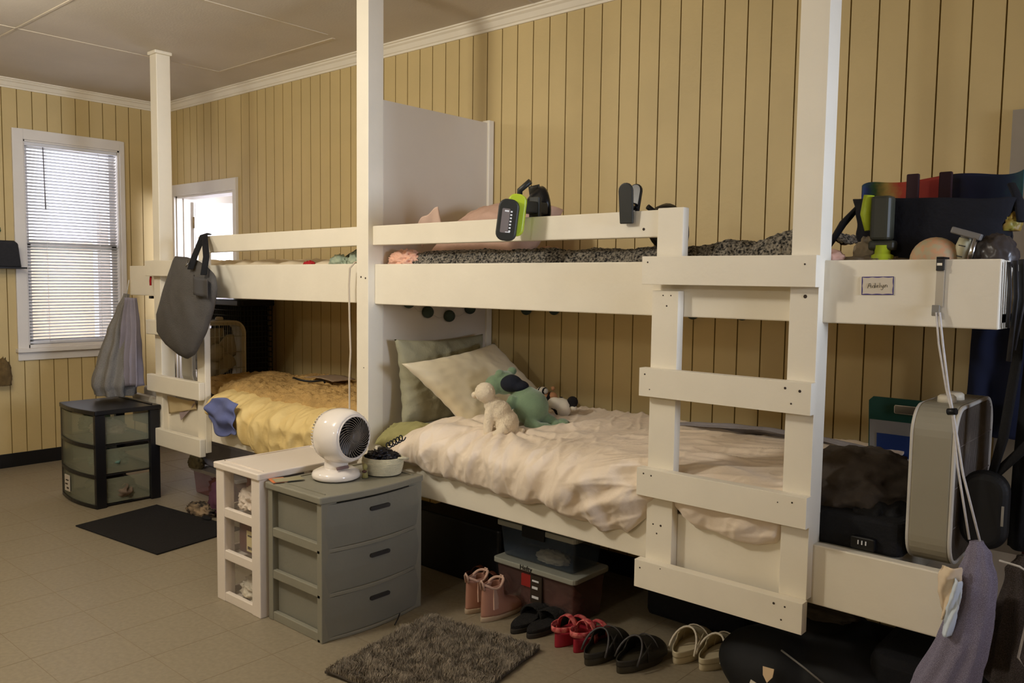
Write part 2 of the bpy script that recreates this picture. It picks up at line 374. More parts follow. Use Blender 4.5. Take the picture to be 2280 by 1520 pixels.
# near bunk (right half of the picture)
NB = thing('bunk_bed', 'nearer white-painted plank bunk bed with wide four-rung ladder, hung on ceiling posts', 'bunk bed', (-1.8, 2.85, 0), 'built-in plank bunks')
board(NB, 'post', (-3.082, PF, .30), (-2.998, PF+.088, ZC), [(-3.05, 1.40, .005), (-3.018, 1.395, .005), (-3.03, .98, .003), (-3.03, .75, .003)])
board(NB, 'post', (-1.012, PF, .44), (-.925, PF+.088, ZC), [(-.965, 1.36, .006)])
tilted(NB, 'upper_rail', -2.998, -.463, 1.276, 1.460, 1.284, 1.470, FY, FY+.038)
tilted(NB, 'lower_rail', -2.998, -.463, .430, .612, .418, .604, FY, FY+.038)
tilted(NB, 'guard_rail', -2.998, -1.49, 1.546, 1.634, 1.549, 1.641, 2.465, 2.503)
board(NB, 'guard_stile', (-1.492, 2.460, 1.40), (-1.392, 2.498, 1.646), [(-1.53, 1.585, .006)][:0])
obj('screw_hole', MB().lathe([(.005, 0), (.005, .001), (.003, .0015)], frame((-1.548, 2.4652, 1.577), (1, 0, 0), (0, -1, 0)), 12), SCREW, NB)
board(NB, 'ladder_stile', (-1.492, PF, .36), (-1.392, PF+.037, 1.368), [(-1.45, 1.352, .0025), (-1.42, 1.352, .0025), (-1.435, 1.317, .003), (-1.465, .565, .003), (-1.435, .565, .004), (-1.45, .535, .003)])
for z0, z1, hs in ((1.388, 1.482, [(-1.49, 1.462, .003), (-.955, 1.455, .003)]), (1.010, 1.106, [(-1.49, 1.085, .003), (-1.47, 1.035, .002), (-1.0, 1.085, .004), (-.955, 1.08, .0045), (-.98, 1.04, .003)]),
                   (.668, .763, [(-1.485, .745, .003), (-1.455, .742, .003), (-1.01, .735, .002), (-.965, .742, .003)]), (.345, .441, [(-1.49, .415, .003), (-1.41, .43, .002), (-1.01, .42, .004), (-.975, .418, .003), (-.985, .375, .003)])):
    board(NB, 'ladder_rung', (-1.512, PF-.038, z0), (-.921, PF, z1), hs, .005)
board(NB, 'upper_platform', (-2.998, FY+.038, 1.30), (-.463, YB-.03, 1.325), bev=.001)
board(NB, 'lower_platform', (-2.998, FY+.038, .46), (-.463, YB-.03, .48), bev=.001)
board(NB, 'wall_ledger', (-2.998, YB-.04, 1.29), (-.463, YB-.001, 1.33), bev=.001)
board(NB, 'end_board', (-.501, FY+.038, 1.284), (-.463, YB-.04, 1.468), bev=.003)
PAN = mat('partition_panel_paint', (214, 203, 186), .38, .03, 3)
obj('partition_panel', MB().box((-3.035, PF+.088, .46), (-2.998, YB-.045, 2.212)), PAN, NB, bevel=.002, label='tall solid divider panel beside the middle post')
board(NB, 'partition_cleat', (-3.035, YB-.045, .5), (-2.985, YB-.006, 2.225))
# far bunk (left half of the picture)
FB = thing('bunk_bed', 'farther white-painted plank bunk bed near the window, narrow ladder behind a hanging tote', 'bunk bed', (-4.3, 2.85, 0), 'built-in plank bunks')
board(FB, 'post', (-5.085, PF, .36), (-5.000, PF+.088, ZC-.02))
board(FB, 'post_cap', (-5.095, PF-.011, ZC-.02), (-4.99, PF+.098, ZC), bev=.005)
tilted(FB, 'upper_rail', -5.498, -3.082, 1.262, 1.452, 1.278, 1.462, FY, FY+.038)
tilted(FB, 'lower_rail', -5.498, -3.082, .425, .611, .425, .611, FY, FY+.038)
tilted(FB, 'guard_rail', -4.57, -3.082, 1.527, 1.622, 1.546, 1.634, 2.465, 2.503)
board(FB, 'guard_stile', (-4.570, 2.460, 1.40), (-4.49, 2.498, 1.622))
board(FB, 'ladder_stile', (-4.565, PF, .36), (-4.475, PF+.037, 1.42))
for z0, z1 in ((1.388, 1.484), (1.028, 1.118), (.672, .778), (.340, .446)):
    board(FB, 'ladder_rung', (-5.125, PF-.038, z0), (-4.475, PF, z1), (), .005)
board(FB, 'upper_platform', (-5.498, FY+.038, 1.29), (-3.082, YB-.01, 1.31), bev=.001)
board(FB, 'lower_platform', (-5.498, FY+.038, .46), (-3.082, YB-.01, .48), bev=.001)

# ------------------------------------------------------------------ cloth helper
def drape(x0, x1, top, yb, hem, nx, nt, wr, yfront=lambda x: 2.425, yround=.16, left=None, tuck=.035):
    # top(x, y) -> z ; the front rounds over the rail and falls to hem(x)
    def fn(a, b):
        x = x0+(x1-x0)*a
        if left: x = left(a, b)
        yf = yfront(x); h = hem(x); ys = yf+yround; zt = top(x, ys)
        L1 = yb-ys; L2 = yround*1.3; L3 = max(.02, zt-.09-h); T = L1+L2+L3; s = b*T
        if s < L1: y = yb-s; p = Vector((x, y, top(x, y))); n = Vector((0, 0, 1))
        elif s < L1+L2:
            t = (s-L1)/L2*PI/2; p = Vector((x, ys-yround*math.sin(t), zt-.09*(1-math.cos(t)))); n = Vector((0, -math.sin(t), math.cos(t)))
        else:
            t = (s-L1-L2)/L3; p = Vector((x, yf+tuck*t*t, zt-.09-L3*t)); n = Vector((0, -1, -.3*t)).normalized()
        return p+n*wr(x, s, T)
    return MB().grid(fn, nx, nt)

# ------------------------------------------------------------------ near bunk, lower bed
def mattress(name, x0, x1, y0, y1, z0, z1, m, label):
    mb = MB().rbox((x0, y0, z0), (x1, y1, z1), .05, seg=5)
    return solo(name, mb, m, label, 'mattress', bevel=.02, seg=3)
mattress('mattress', -2.985, -.70, 2.53, 3.25, .482, .69, mat('grey_white_sheet', (164, 158, 140), .8, .06, 6, .2, 50), 'mattress in greyish white sheet on the nearer lower bed')
HEM = [(-2.84, .69), (-2.80, .64), (-2.72, .57), (-2.58, .545), (-2.4, .54), (-2.2, .527), (-2.068, .525), (-1.95, .545), (-1.85, .52), (-1.684, .495), (-1.58, .505), (-1.50, .58), (-1.44, .62), (-1.385, .615), (-1.32, .58), (-1.2, .56), (-1.10, .555), (-1.04, .57), (-1.01, .63), (-.97, .69), (-.9, .70)]
def duv_top(x, y):
    z = .755+.028*sstep(2.6, 3.1, y)+.018*nz(x*2.2, y*2.5)+.022*sstep(-1.9, -1.3, x)*(nz(x*1.7+4, y*3))
    z -= .02*math.exp(-((x+2.33)**2+(y-2.68)**2)/.03)
    z -= .10*sstep(-2.63, -2.86, x)
    return z
def duv_w(x, s, T):
    r = math.hypot(x+2.33, s-.55); th = math.atan2(s-.55, x+2.33)
    fold = .007*math.sin(th*13+2*nz(x*4, s*4))*math.exp(-(r-.18)**2/.05)
    cr = lambda u, v, w: max(0, ridge(u, v, w))**2.2
    wr_ = sstep(-1.95, -1.6, x); hz = .014*cr(x*1.6+1, s*9+x*2.5, 1.2)+.006*cr(x*3.5, s*21+x*6, 3.1); vt = .012*cr(x*7.5+s*2.2, s*1.8, 1.2)+.006*cr(x*15-s*5, s*4, 5)
    f2 = vt*(1-wr_)+hz*wr_; f3 = .0022*ridge(x*30+s*9, s*20, 8)+.008*nz(x*5, s*5, 3)
    g = sstep(.62, 1.0, s/T); hang = g*(.017*math.sin(x*36+5*nz(x*3, s*2))*(.5+.5*nz(x*2, 7))+.012*ridge(x*9+s*6, s*4, 9))
    # a big diagonal fold coming down to the ladder
    d = (x+1.75)*.55+(s-.83); big = .028*math.exp(-(d/.045)**2)*sstep(-2.15, -1.8, x)*(1-sstep(-1.5, -1.44, x))
    d2 = (x+1.75)*.35+(s-.93); big += .02*math.exp(-(d2/.03)**2)*sstep(-2.05, -1.7, x)*(1-sstep(-1.5, -1.44, x))
    edge = -.02*sstep(.97, 1, s/T)
    hold = math.exp(-((x+1.442)/.07)**2)*g*.03+math.exp(-((x+.97)/.06)**2)*g*.03
    return fold+f2+f3+hang+big+edge-hold
DUV = mat('cream_duvet_cloth', (240, 222, 200), .6, .03, 4, .12, 90, sheen=.2)
mb = drape(-2.86, -.86, duv_top, 3.2, lambda x: lerp(HEM, x), 460, 240, duv_w, yfront=lambda x: 2.424+.02*sstep(-1.5, -1.4, x)+.30*sstep(-1.03, -.90, x),
           left=lambda a, b: -2.86+.34*(1-sstep(.05, .62, b))*(1-a)**3+(2.0)*a-.0*a)
solo('duvet', mb, DUV, 'rumpled cream duvet spilling over the front of the nearer lower bed', 'duvet', thick=.006)
# folded grey blanket along the wall behind the duvet
mb = MB().grid(lambda a, b: Vector((-1.98+1.25*a, 3.22-.13*b-.03*math.sin(b*PI), .70+.125*math.sin(min(1, b*1.25)*PI*.62)*(math.sin(PI*min(1, max(0, a)))**.35)+.008*nz(a*9, b*5))), 60, 16)
solo('grey_blanket', mb, mat('grey_blanket', (150, 145, 148), .85, .05, 20, .2, 120), 'soft grey blanket bunched along the wall behind the cream duvet', 'blanket', thick=.006)
# pillows
M1 = frame((-2.905, 2.84, .905), (0, 1, 0), (1, 0, .12))
solo('pillow', pillow(.60, .42, .13, M1, 3), mat('sage_pillowcase', (158, 154, 128), .85, .05, 8, .25, 100), 'sage green pillow standing against the divider panel', 'pillow', thick=.002)
pA, pB, pD = Vector((-2.80, 2.485, 1.010)), Vector((-2.76, 3.04, 1.075)), Vector((-2.57, 2.69, .705))
ax = (pB-pA).normalized(); ay = (pD-pA).normalized(); M2 = Matrix((ax, ay, ax.cross(ay).normalized())).transposed().to_4x4(); M2.translation = (pB+pD)/2
solo('pillow', pillow((pB-pA).length*1.03, (pD-pA).length*1.03, .13, M2, 8, wr=.006), mat('satin_pillowcase', (222, 208, 176), .36, .02, 8, .05, 60, sheen=.3), 'shiny cream satin pillow leaning on the sage green pillow', 'pillow', thick=.002)
# plush toys
wp = thing('plush_dog', 'fluffy white plush dog sitting on the cream duvet', 'stuffed toy', (-2.33, 2.60, .74))
o = Vector((-2.33, 2.60, .735))
FUR = mat('white_plush', (238, 222, 194), .95, .05, 30, .5, 160, sheen=.5)
def P(x, y, z): return o+Vector((x*.755+y*-.654, x*.656+y*.753, z))   # x to the side, y away
fused('body', [('s', P(.035, 0, .055), (.052, .055, .058)), ('s', P(.01, 0, .10), (.046, .048, .052)), ('s', P(-.015, 0, .125), (.040, .040, .042)), ('s', P(-.03, 0, .135), (.034, .034, .036)), ('s', P(-.058, -.005, .185), (.045, .043, .043)),
              ('t', [P(-.03, -.012, .12), P(-.042, -.02, .06), P(-.045, -.025, .006)], [.026, .021, .019]), ('t', [P(-.02, .03, .12), P(-.035, .035, .06), P(-.035, .03, .006)], [.02, .016, .016]),
              ('t', [P(.03, -.035, .04), P(-.005, -.05, .012), P(-.022, -.05, .010)], [.028, .018, .015]), ('t', [P(.07, 0, .02), P(.098, -.01, .015), P(.105, -.01, .035)], [.016, .014, .012])],
      .0045, FUR, wp, 5, disp=lambda v: .0022*nz(v.x*110, v.y*110, v.z*110)+.0012*nz(v.x*260, v.y*260, v.z*260))
fused('ear', [('s', P(-.035, -.025, .19), (.016, .010, .022))], .004, FUR, wp, 3)
fused('ear', [('s', P(-.05, .036, .19), (.016, .010, .022))], .004, FUR, wp, 3)
fused('muzzle', [('s', P(-.098, .004, .172), (.018, .02, .016))], .004, FUR, wp, 3)
gp = thing('plush_frog', 'big sage green plush frog wearing a navy cap, slumped behind the white plush dog', 'stuffed toy', (-2.36, 2.80, .74))
o = Vector((-2.36, 2.78, .74)); GP = mat('green_plush', (122, 146, 114), .95, .06, 20, .3, 140, sheen=.5)
fused('body', [('s', P(.045, 0, .095), (.082, .080, .083)), ('s', P(.02, .02, .13), (.07, .06, .06)), ('s', P(-.075, .06, .195), (.062, .05, .055)), ('s', P(-.12, .05, .185), (.045, .04, .045)),
               ('s', P(-.095, .035, .238), (.022, .02, .020)), ('s', P(-.04, .09, .245), (.024, .02, .02)),
               ('t', [P(.03, -.05, .04), P(.075, -.075, .018), P(.12, -.055, .014)], [.032, .024, .022]), ('t', [P(.09, .0, .05), P(.14, .0, .03), P(.165, -.03, .014)], [.034, .026, .024]), ('s', P(.175, -.045, .014), (.026, .022, .014)), ('s', P(.135, -.06, .014), (.024, .018, .014)),
               ('t', [P(-.03, -.02, .14), P(-.06, -.05, .09), P(-.06, -.06, .03)], [.024, .02, .018])], .006, GP, gp, 5)
fused('cap', [('s', P(-.045, .03, .196), (.055, .05, .04)), ('s', P(-.01, .02, .185), (.05, .045, .028))], .005, mat('navy_felt', (26, 30, 42), .9, .1, 30, .2, 120), gp, 3, label='dark navy cap')
fused('foot', [('s', P(.185, -.01, .03), (.03, .028, .018)), ('s', P(.205, -.015, .03), (.014, .012, .012)), ('s', P(.2, -.035, .026), (.014, .012, .012))], .005, GP, gp, 3)
cp = thing('plush_cow', 'black and white plush toy half hidden at the right of the green frog', 'stuffed toy', (-2.32, 3.06, .78))
o = Vector((-2.31, 3.02, .765)); BWm = [mat('plush_cream', (214, 204, 184), .95), mat('plush_black', (22, 18, 18), .95)]
fused('body', [('s', P(0, 0, .045), (.045, .04, .045)), ('s', P(-.035, 0, .065), (.04, .03, .03))], .005, BWm, cp, 4, colour=lambda c: 1 if nz(c.x*22, c.y*22, c.z*22+3) > .05 else 0)
fused('head', [('s', P(.045, -.01, .075), (.027, .025, .027)), ('s', P(.05, -.03, .05), (.016, .014, .014))], .0045, BWm, cp, 3, colour=lambda c: 1 if c.z > o.z+.058 else 0)
cp = thing('plush_tiger', 'small orange striped plush toy peeking over the green frog', 'stuffed toy', (-2.45, 3.12, .8))
o = Vector((-2.45, 3.10, .85)); TG = [mat('plush_orange', (186, 134, 92), .95), BWm[1], BWm[0]]
fused('body', [('s', P(-.03, 0, -.045), (.042, .035, .055)), ('s', P(.01, 0, -.01), (.03, .025, .024))], .004, TG, cp, 3, colour=lambda c: 1 if math.sin(c.x*190+c.z*60) > .55 else 0)
fused('head', [('s', P(-.035, 0, .018), (.03, .026, .02))], .004, TG, cp, 3, colour=lambda c: 1 if math.sin(c.x*260) > .5 else 2)
fused('ear', [('s', P(.015, 0, .03), (.011, .009, .011))], .003, TG, cp, 2)
fused('paw', [('s', P(.055, -.01, -.022), (.016, .014, .014))], .003, TG, cp, 2, colour=lambda c: 1 if math.sin(c.z*300) > 0 else 2)

# felt ball garland on the divider and the wall
GR = thing('felt_ball_garland', 'dark green felt ball garland pinned under the upper bed by the pillows', 'garland', (-2.9, 3.1, 1.25))
FE = mat('green_felt', (62, 72, 62), .95, .1, 40, .2, 100)
gpts = [(-2.982, 2.675, 1.283), (-2.982, 2.799, 1.233), (-2.982, 2.947, 1.210), (-2.982, 3.097, 1.246), (-2.73, 3.25, 1.245), (-2.55, 3.25, 1.252), (-1.78, 3.25, 1.262), (-1.55, 3.25, 1.268)]
for p in gpts: obj('felt_ball', MB().ball(p, (.030 if p[0] < -2.9 else .028), n=18), FE, GR)
mb = MB()
for a, b in zip(gpts[:6], gpts[1:6]): mb.tube([a, [(a[i]+b[i])/2-(.02 if i == 2 else 0) for i in range(3)] if a[0] < -2.9 and b[0] < -2.9 else (-2.95, 3.24, 1.27), b], .0003, 5)
mb.tube([gpts[6], (-1.66, 3.25, 1.255), gpts[7]], .0005, 5)
obj('string', mb, BLACK, GR)

# foot end of the near lower bed
def comf_w(x, s, T): return .018*ridge(x*9, s*9, 2)+.008*ridge(x*22, s*20, 4)
crumple('comforter', (-.90, 2.80, .665), (.21, .22, .20), mat('charcoal_comforter', (82, 74, 68), .95, .1, 8, .3, 60), 'bundled charcoal comforter heaped at the foot of the nearer lower bed', 'comforter', 5, .17, fr=2.2, n=5)
crumple('comforter', (-.80, 2.72, .60), (.14, .18, .15), mat('black_comforter', (30, 30, 32), .95, .1, 8, .3, 60), 'black cloth bundle between the charcoal comforter and the box fan', 'cloth bundle', 15, .2, fr=2.2, n=5)
crumple('towel', (-.99, 2.62, .62), (.05, .07, .18), mat('olive_towel', (112, 106, 72), .95, .1, 8, .3, 90), 'olive towel wedged beside the post at the bed foot', 'towel', 9, .2)
crumple('shirt', (-.86, 2.60, .63), (.06, .05, .07), mat('tan_cloth', (196, 178, 150), .9, .1, 8, .3, 60), 'tan shirt poking out under the charcoal comforter', 'shirt', 12, .3)
mb = MB().rbox((-1.03, 2.525, .60), (-.685, 2.80, .705), .03)
solo('laptop_bag', mb, BLACKF, 'flat black bag lying on the lower bed under the comforter', 'bag', bevel=.012)
lk = thing('combination_lock', 'small black combination lock lying behind the lower rail', 'lock', (-.79, 2.515, .61))
obj('body', MB().rbox((-.825, 2.505, .612), (-.755, 2.53, .650), .006, axis=1), BLACK, lk, bevel=.004)
obj('dial', MB().box((-.803, 2.503, .628), (-.800, 2.506, .640)).box((-.792, 2.503, .628), (-.789, 2.506, .640)).box((-.781, 2.503, .628), (-.778, 2.506, .640)), mat('white_marks', (230, 230, 230), .5), lk)
# teal clipboard
cb = thing('clipboard', 'teal clipboard with white and blue sheet, propped on the wall behind the box fan', 'clipboard', (-.86, 3.2, .75))
Mc = frame((-.985, 3.17, .60), (1, 0, 0), (0, -.99, -.10))
obj('board', MB().prism([(0, 0), (.27, 0), (.27, -.38+.76), (.255, .395), (.015, .395), (0, .38)], .006, Mc), mat('teal_plastic', (18, 74, 66), .4), cb)
obj('paper', MB().prism([(.004, .0), (.266, .0), (.266, .31), (.004, .31)], .002, Mc@Matrix.Translation((0, 0, .006))), mat('paper_grey', (150, 150, 150), .8), cb)
obj('blue_card', MB().prism([(.03, .0), (.24, .0), (.24, .262), (.03, .262)], .002, Mc@Matrix.Translation((0, 0, .008))), mat('blue_card', (30, 62, 132), .5), cb, label='bright blue card')
obj('clip', MB().rbox((.09, .342, .006), (.20, .375, .018), .006, M=Mc), CHROME, cb, bevel=.003)

def box_fan(root_label, x0, x1, y0, y1, z0, z1, hous, rim, grm, grille_x, wires, group='box fans'):
    t = thing('box_fan', root_label, 'fan', ((x0+x1)/2, (y0+y1)/2, z0), group)
    def rr(inset, r, n=7):
        pts = []; a0, a1, b0, b1 = y0+inset, y1-inset, z0+inset, z1-inset
        for cy, cz, st in ((a1-r, b1-r, 0), (a0+r, b1-r, 90), (a0+r, b0+r, 180), (a1-r, b0+r, 270)):
            for k in range(n+1): t_ = math.radians(st+90*k/n); pts.append((cy+r*math.cos(t_), cz+r*math.sin(t_)))
        return pts
    R = .085; A = rr(0, R); Bp = rr(.012, R-.012)
    prof = [(x0, Bp), (x0+.006, A), (x1-.006, A), (x1, Bp), (x1, rr(.03, R-.03)), (x0+.01, rr(.03, R-.03)), (x0, rr(.025, R-.025))]
    rings = [[Vector((x, p[0], p[1])) for p in pp] for x, pp in prof]; rings.append(rings[0])
    obj('housing', MB().loft(rings, cap=False, smooth=False), hous, t, bevel=.003)
    mb = MB()
    for x in (x0, x1): mb.tube([(x, p[0], p[1]) for p in rr(.006, R-.006)], .006, 8, closed=True)
    obj('rim', mb, rim, t, label='bright rounded edge trim')
    for x in (x0-.002, x1+.002):
        mb = MB()
        for k in range(1, wires):
            y = y0+.015+(y1-y0-.03)*k/wires; e = 0
            dy = min(y-y0, y1-y); h = .0 if dy > R else R-math.sqrt(max(0, R*R-(R-dy)**2))
            mb.tube([(x, y, z0+h+.01), (x, y, z1-h-.01)], .0017, 5)
        for k in range(1, 4):
            z = z0+(z1-z0)*k/4; mb.tube([(x, y0+.01, z), (x, y1-.01, z)], .0022, 5)
        obj('grille', mb, grm, t)
    cy, cz, xm = (y0+y1)/2, (z0+z1)/2, (x0+x1)/2
    obj('motor_hub', MB().lathe([(.02, -.045), (.055, -.04), (.06, 0), (.055, .04), (.02, .045)], frame((xm, cy, cz), (0, 1, 0), (1, 0, 0)), 24), grm, t)
    for k in range(5):
        Mk = frame((xm, cy, cz), (0, 1, 0), (1, 0, 0))@Matrix.Rotation(2*PI*k/5+.3, 4, 'Z'); L = (min(y1-y0, z1-z0))/2-.035
        def fn(a, b): return Mk@Vector((.04+(L-.04)*a, (-.05-.03*math.sin(a*PI*.8))+(.10+.06*math.sin(a*PI*.8))*b, (b-.5)*.05*(1-.4*a)))
        obj('blade', MB().grid(fn, 10, 6), grm, t, thick=.003)
    for dy in (0, .07):
        obj('knob', MB().lathe([(.026, 0), (.025, .018), (.018, .024)], Matrix.Translation((xm, y0+R+.05+dy*1.3, z1-.002)), 20), mat('knob_white', (222, 212, 190), .4), t)
    return t
GREYP = mat('grey_fan_plastic', (150, 143, 124), .5, .03)
box_fan('grey box fan standing at the right foot of the nearer lower bed', -.672, -.562, 2.52, 2.98, .600, 1.058, GREYP, mat('fan_rim', (200, 195, 185), .4), mat('fan_grille_grey', (110, 100, 90), .5), 1, 34)

# ------------------------------------------------------------------ near bunk, upper bed
mattress('mattress', -2.985, -.52, 2.54, 3.22, 1.328, 1.455, mat('pink_sheet', (222, 178, 156), .8, .05, 6, .2, 40), 'mattress in pink sheet on the nearer upper bed')
def boucle(x, s, T): return .006*nz(x*60, s*60, 1)+.006*ridge(x*34, s*34, 2)+.012*nz(x*6, s*6)
BOU = mat('boucle_blanket', (24, 24, 24), .95, rgb2=(150, 142, 128), scale=115, bump=.8, bscale=130)
TOPB = [(-2.85, 1.505), (-2.7, 1.517), (-2.3, 1.515), (-1.9, 1.515), (-1.55, 1.51), (-1.38, 1.515), (-1.30, 1.54), (-1.2, 1.525), (-1.13, 1.55), (-1.06, 1.565), (-1.0, 1.535), (-.93, 1.50)]
mb = drape(-2.83, -1.0, lambda x, y: lerp(TOPB, x)+.02*sstep(2.7, 3.1, y)*nz(x*5, y*5, 2)+.008*nz(x*9, y*7), 3.1, lambda x: 1.455, 420, 110, boucle, yfront=lambda x: 2.535, yround=.05, tuck=0)
solo('boucle_blanket', mb, BOU, 'charcoal and grey nubby blanket spread on the nearer upper bed', 'blanket')
# pink pillow + case
M = frame((-2.64, 2.90, 1.60), (1, .05, 0), (-.05, -.55, 1))
solo('pillow', pillow(.52, .46, .26, M, 4, pinch=.05), mat('pink_pillowcase', (208, 172, 152), .85, .04, 6, .2, 70), 'pink pillow lying on the nearer upper bed against the divider', 'pillow')
pc = MB().grid(lambda a, b: Vector((-2.885+.135*a, 2.64+.03*b, 1.645+.075*a**.6*(1-.1*b)-.10*b*(1-.2*a)+.006*math.sin(a*9+b*5))), 20, 16)
solo('pillowcase', pc, mat('pink_flannel', (216, 186, 168), .9, .04, 6, .2, 70), 'pale pink pillowcase corner folded up over the pillow', 'pillowcase', thick=.004)
crumple('sheet', (-2.88, 2.57, 1.452), (.10, .05, .075), mat('peach_sheet', (232, 182, 156), .8, .05, 6, .2, 40), 'crumpled peach sheet bunched by the middle post', 'sheet', 21, .35, n=5)
crumple('sheet', (-.99, 2.60, 1.45), (.08, .05, .06), mat('peach_sheet', (232, 182, 156), .8), 'peach sheet corner showing left of the right-hand post', 'sheet', 23, .3)
crumple('grey_sheet', (-.84, 2.62, 1.45), (.12, .06, .035), mat('taupe_cloth', (128, 114, 94), .9, .1, 9, .2, 60), 'taupe cloth lying behind the rail right of the post', 'cloth', 24, .3)
crumple('patterned_pillow', (-2.12, 2.66, 1.44), (.12, .05, .095), mat('floral_cloth', (150, 96, 70), .9, rgb2=(198, 160, 130), scale=40), 'brown floral cloth seen through the guard rail gap', 'cloth', 25, .15)

# lime battery fan clamped on the guard rail
LIME = mat('lime_plastic', (186, 204, 50), .4, .03)
DGR = mat('dark_grey_plastic', (46, 46, 42), .45, .08)
LF = thing('clamp_fan', 'lime green battery fan clamped over the guard rail', 'fan', (-2.12, 2.46, 1.63))
Mb = frame((-2.072, 2.350, 1.622), (.80, .60, -.12), (.58, -.80, -.05))     # battery: face towards the viewer
mb = MB().rbox((-.038, -.080, -.03), (.038, .076, .02), .030, M=Mb, seg=5); obj('battery', mb, DGR, LF, bevel=.005, label='dark grey rechargeable battery pack')
obj('battery_label', MB().rbox((-.022, -.05, .02), (.008, .04, .0215), .004, M=Mb), mat('label_grey', (122, 112, 108), .5), LF)
mb = MB()
for k in range(7): mb.box((.010, -.045+k*.012, .0205), (.017, -.039+k*.012, .022), M=Mb)
mb.box((-.002, -.048, .0216), (.016, -.045, .0225), M=Mb).box((-.012, .028, .0216), (.004, .034, .0225), M=Mb)
obj('battery_marks', mb, mat('white_marks', (230, 230, 230), .5), LF)
Mh = frame((-2.085, 2.405, 1.645), (.80, .60, -.12), (.58, -.80, -.05))
obj('housing', MB().rbox((-.030, -.082, -.03), (.040, .078, .02), .028, M=Mh, seg=5), LIME, LF, bevel=.006, label='lime green housing')
obj('bracket', MB().box((-2.115, 2.43, 1.655), (-2.055, 2.57, 1.70)).rbox((-2.10, 2.505, 1.56), (-2.05, 2.525, 1.72), .005, axis=1), DGR, LF, bevel=.006)
fx = Vector((-2.130, 2.62, 1.700)); Mf = frame(fx, (0, 0, 1), (.55, .75, .15))
obj('fan_head', MB().lathe([(.025, -.06), (.045, -.04), (.072, -.01), (.074, .012), (.068, .02), (.066, .004), (.04, -.03)], Mf, 28), mat('black_gloss', (20, 20, 22), .3), LF)
for k in range(3):
    Mk = Mf@Matrix.Rotation(2*PI*k/3, 4, 'Z'); obj('blade', MB().grid(lambda a, b: Mk@Vector((.02+.06*a, (-.03+.06*b), -.02+.03*(b-.5))), 6, 6), DGR, LF, thick=.002)
obj('carry_handle', MB().tube([fx+Vector((-.065, -.06, .01)), fx+Vector((-.055, -.07, .055)), fx+Vector((-.01, -.06, .088))], .012, 10), DGR, LF)
# black clip fan
CF = thing('clip_fan', 'black clip-on fan hanging behind the guard rail by its large clamp', 'fan', (-1.6, 2.46, 1.6))
def paddle(w0, w1, h0, h1, n=9):
    pts = [(-w0/2, h0), (w0/2, h0)]
    for k in range(n+1): t = PI*k/n; pts.append((w1/2*math.cos(t), h1-w1/2+w1/2*math.sin(t)))
    return pts
obj('clamp_jaw', MB().prism(paddle(.05, .054, -.055, .085), .014, frame((-1.606, 2.448, 1.652), (1, .08, 0), (.1, -.99, -.1))), DGR, CF, bevel=.004)
obj('clamp_jaw', MB().prism(paddle(.04, .052, -.08, .085), .014, frame((-1.612, 2.505, 1.655), (1, .08, 0), (0, -1, .2))), mat('black_gloss', (20, 20, 22), .3), CF, bevel=.004)
obj('spring', MB().tube([(-1.606, 2.45, 1.66), (-1.606, 2.50, 1.66)], .012, 10), CHROME, CF)
Mf = frame((-1.545, 2.615, 1.585), (0, 0, 1), (.3, .9, .3))
obj('fan_cage', MB().lathe([(.03, -.05), (.06, -.04), (.088, -.01), (.09, .02), (.07, .04), (.03, .05)], Mf, 26), BLACK, CF)
obj('arm', MB().tube([(-1.575, 2.53, 1.66), (-1.56, 2.56, 1.64), (-1.55, 2.58, 1.6)], .01, 8), BLACK, CF)

# clutter at the right end of the upper bed
TB = thing('tote_bag', 'tie-dye and black tote bag slouching on the nearer upper bed', 'bag', (-.70, 2.78, 1.46))
TD = bpy.data.materials.new('tie_dye'); TD.use_nodes = True; nt = TD.node_tree; b = nt.nodes['Principled BSDF']; b.inputs['Roughness'].default_value = .8
tc = nt.nodes.new('ShaderNodeTexCoord'); sp = nt.nodes.new('ShaderNodeSeparateXYZ'); nn = nt.nodes.new('ShaderNodeTexNoise'); nn.inputs['Scale'].default_value = 30
ad = nt.nodes.new('ShaderNodeMath'); ad.operation = 'MULTIPLY_ADD'; ad.inputs[1].default_value = .12; rp = nt.nodes.new('ShaderNodeValToRGB'); mr = nt.nodes.new('ShaderNodeMapRange')
nt.links.new(tc.outputs['Object'], sp.inputs[0]); nt.links.new(tc.outputs['Object'], nn.inputs['Vector']); nt.links.new(sp.outputs['X'], mr.inputs[0]); mr.inputs[1].default_value = -.97; mr.inputs[2].default_value = -.45
nt.links.new(nn.outputs['Fac'], ad.inputs[0]); nt.links.new(mr.outputs[0], ad.inputs[2]); nt.links.new(ad.outputs[0], rp.inputs[0])
cr = rp.color_ramp; cols = [(0, (30, 40, 90)), (.14, (32, 44, 90)), (.2, (50, 84, 44)), (.26, (150, 124, 56)), (.34, (150, 46, 18)), (.55, (130, 30, 16)), (.62, (30, 24, 30)), (.72, (18, 24, 62)), (.92, (20, 40, 76)), (1, (28, 70, 72))]  # dye colours darkened: the bag's shade is put into them
while len(cr.elements) > 1: cr.elements.remove(cr.elements[-1])
cr.elements[0].position = 0; cr.elements[0].color = srgb(*cols[0][1])
for p_, c_ in cols[1:]: e = cr.elements.new(p_); e.color = srgb(*c_)
nt.links.new(rp.outputs[0], b.inputs['Base Color'])
NAVY = mat('near_black_cloth', (14, 14, 22), .9, .2, 20, .2, 80)
def bagshape(a, b):
    t = a*2*PI; w = .195+.03*b; d = .10-.02*b; x = math.copysign(abs(math.cos(t))**.6, math.cos(t))*w; y = math.copysign(abs(math.sin(t))**.6, math.sin(t))*d
    return Vector((-.705+x+.01*nz(a*9, b*4), 2.74+y, 1.475+.180*b+.008*nz(a*8, b*3, 3)-.012*b*math.cos(t)))
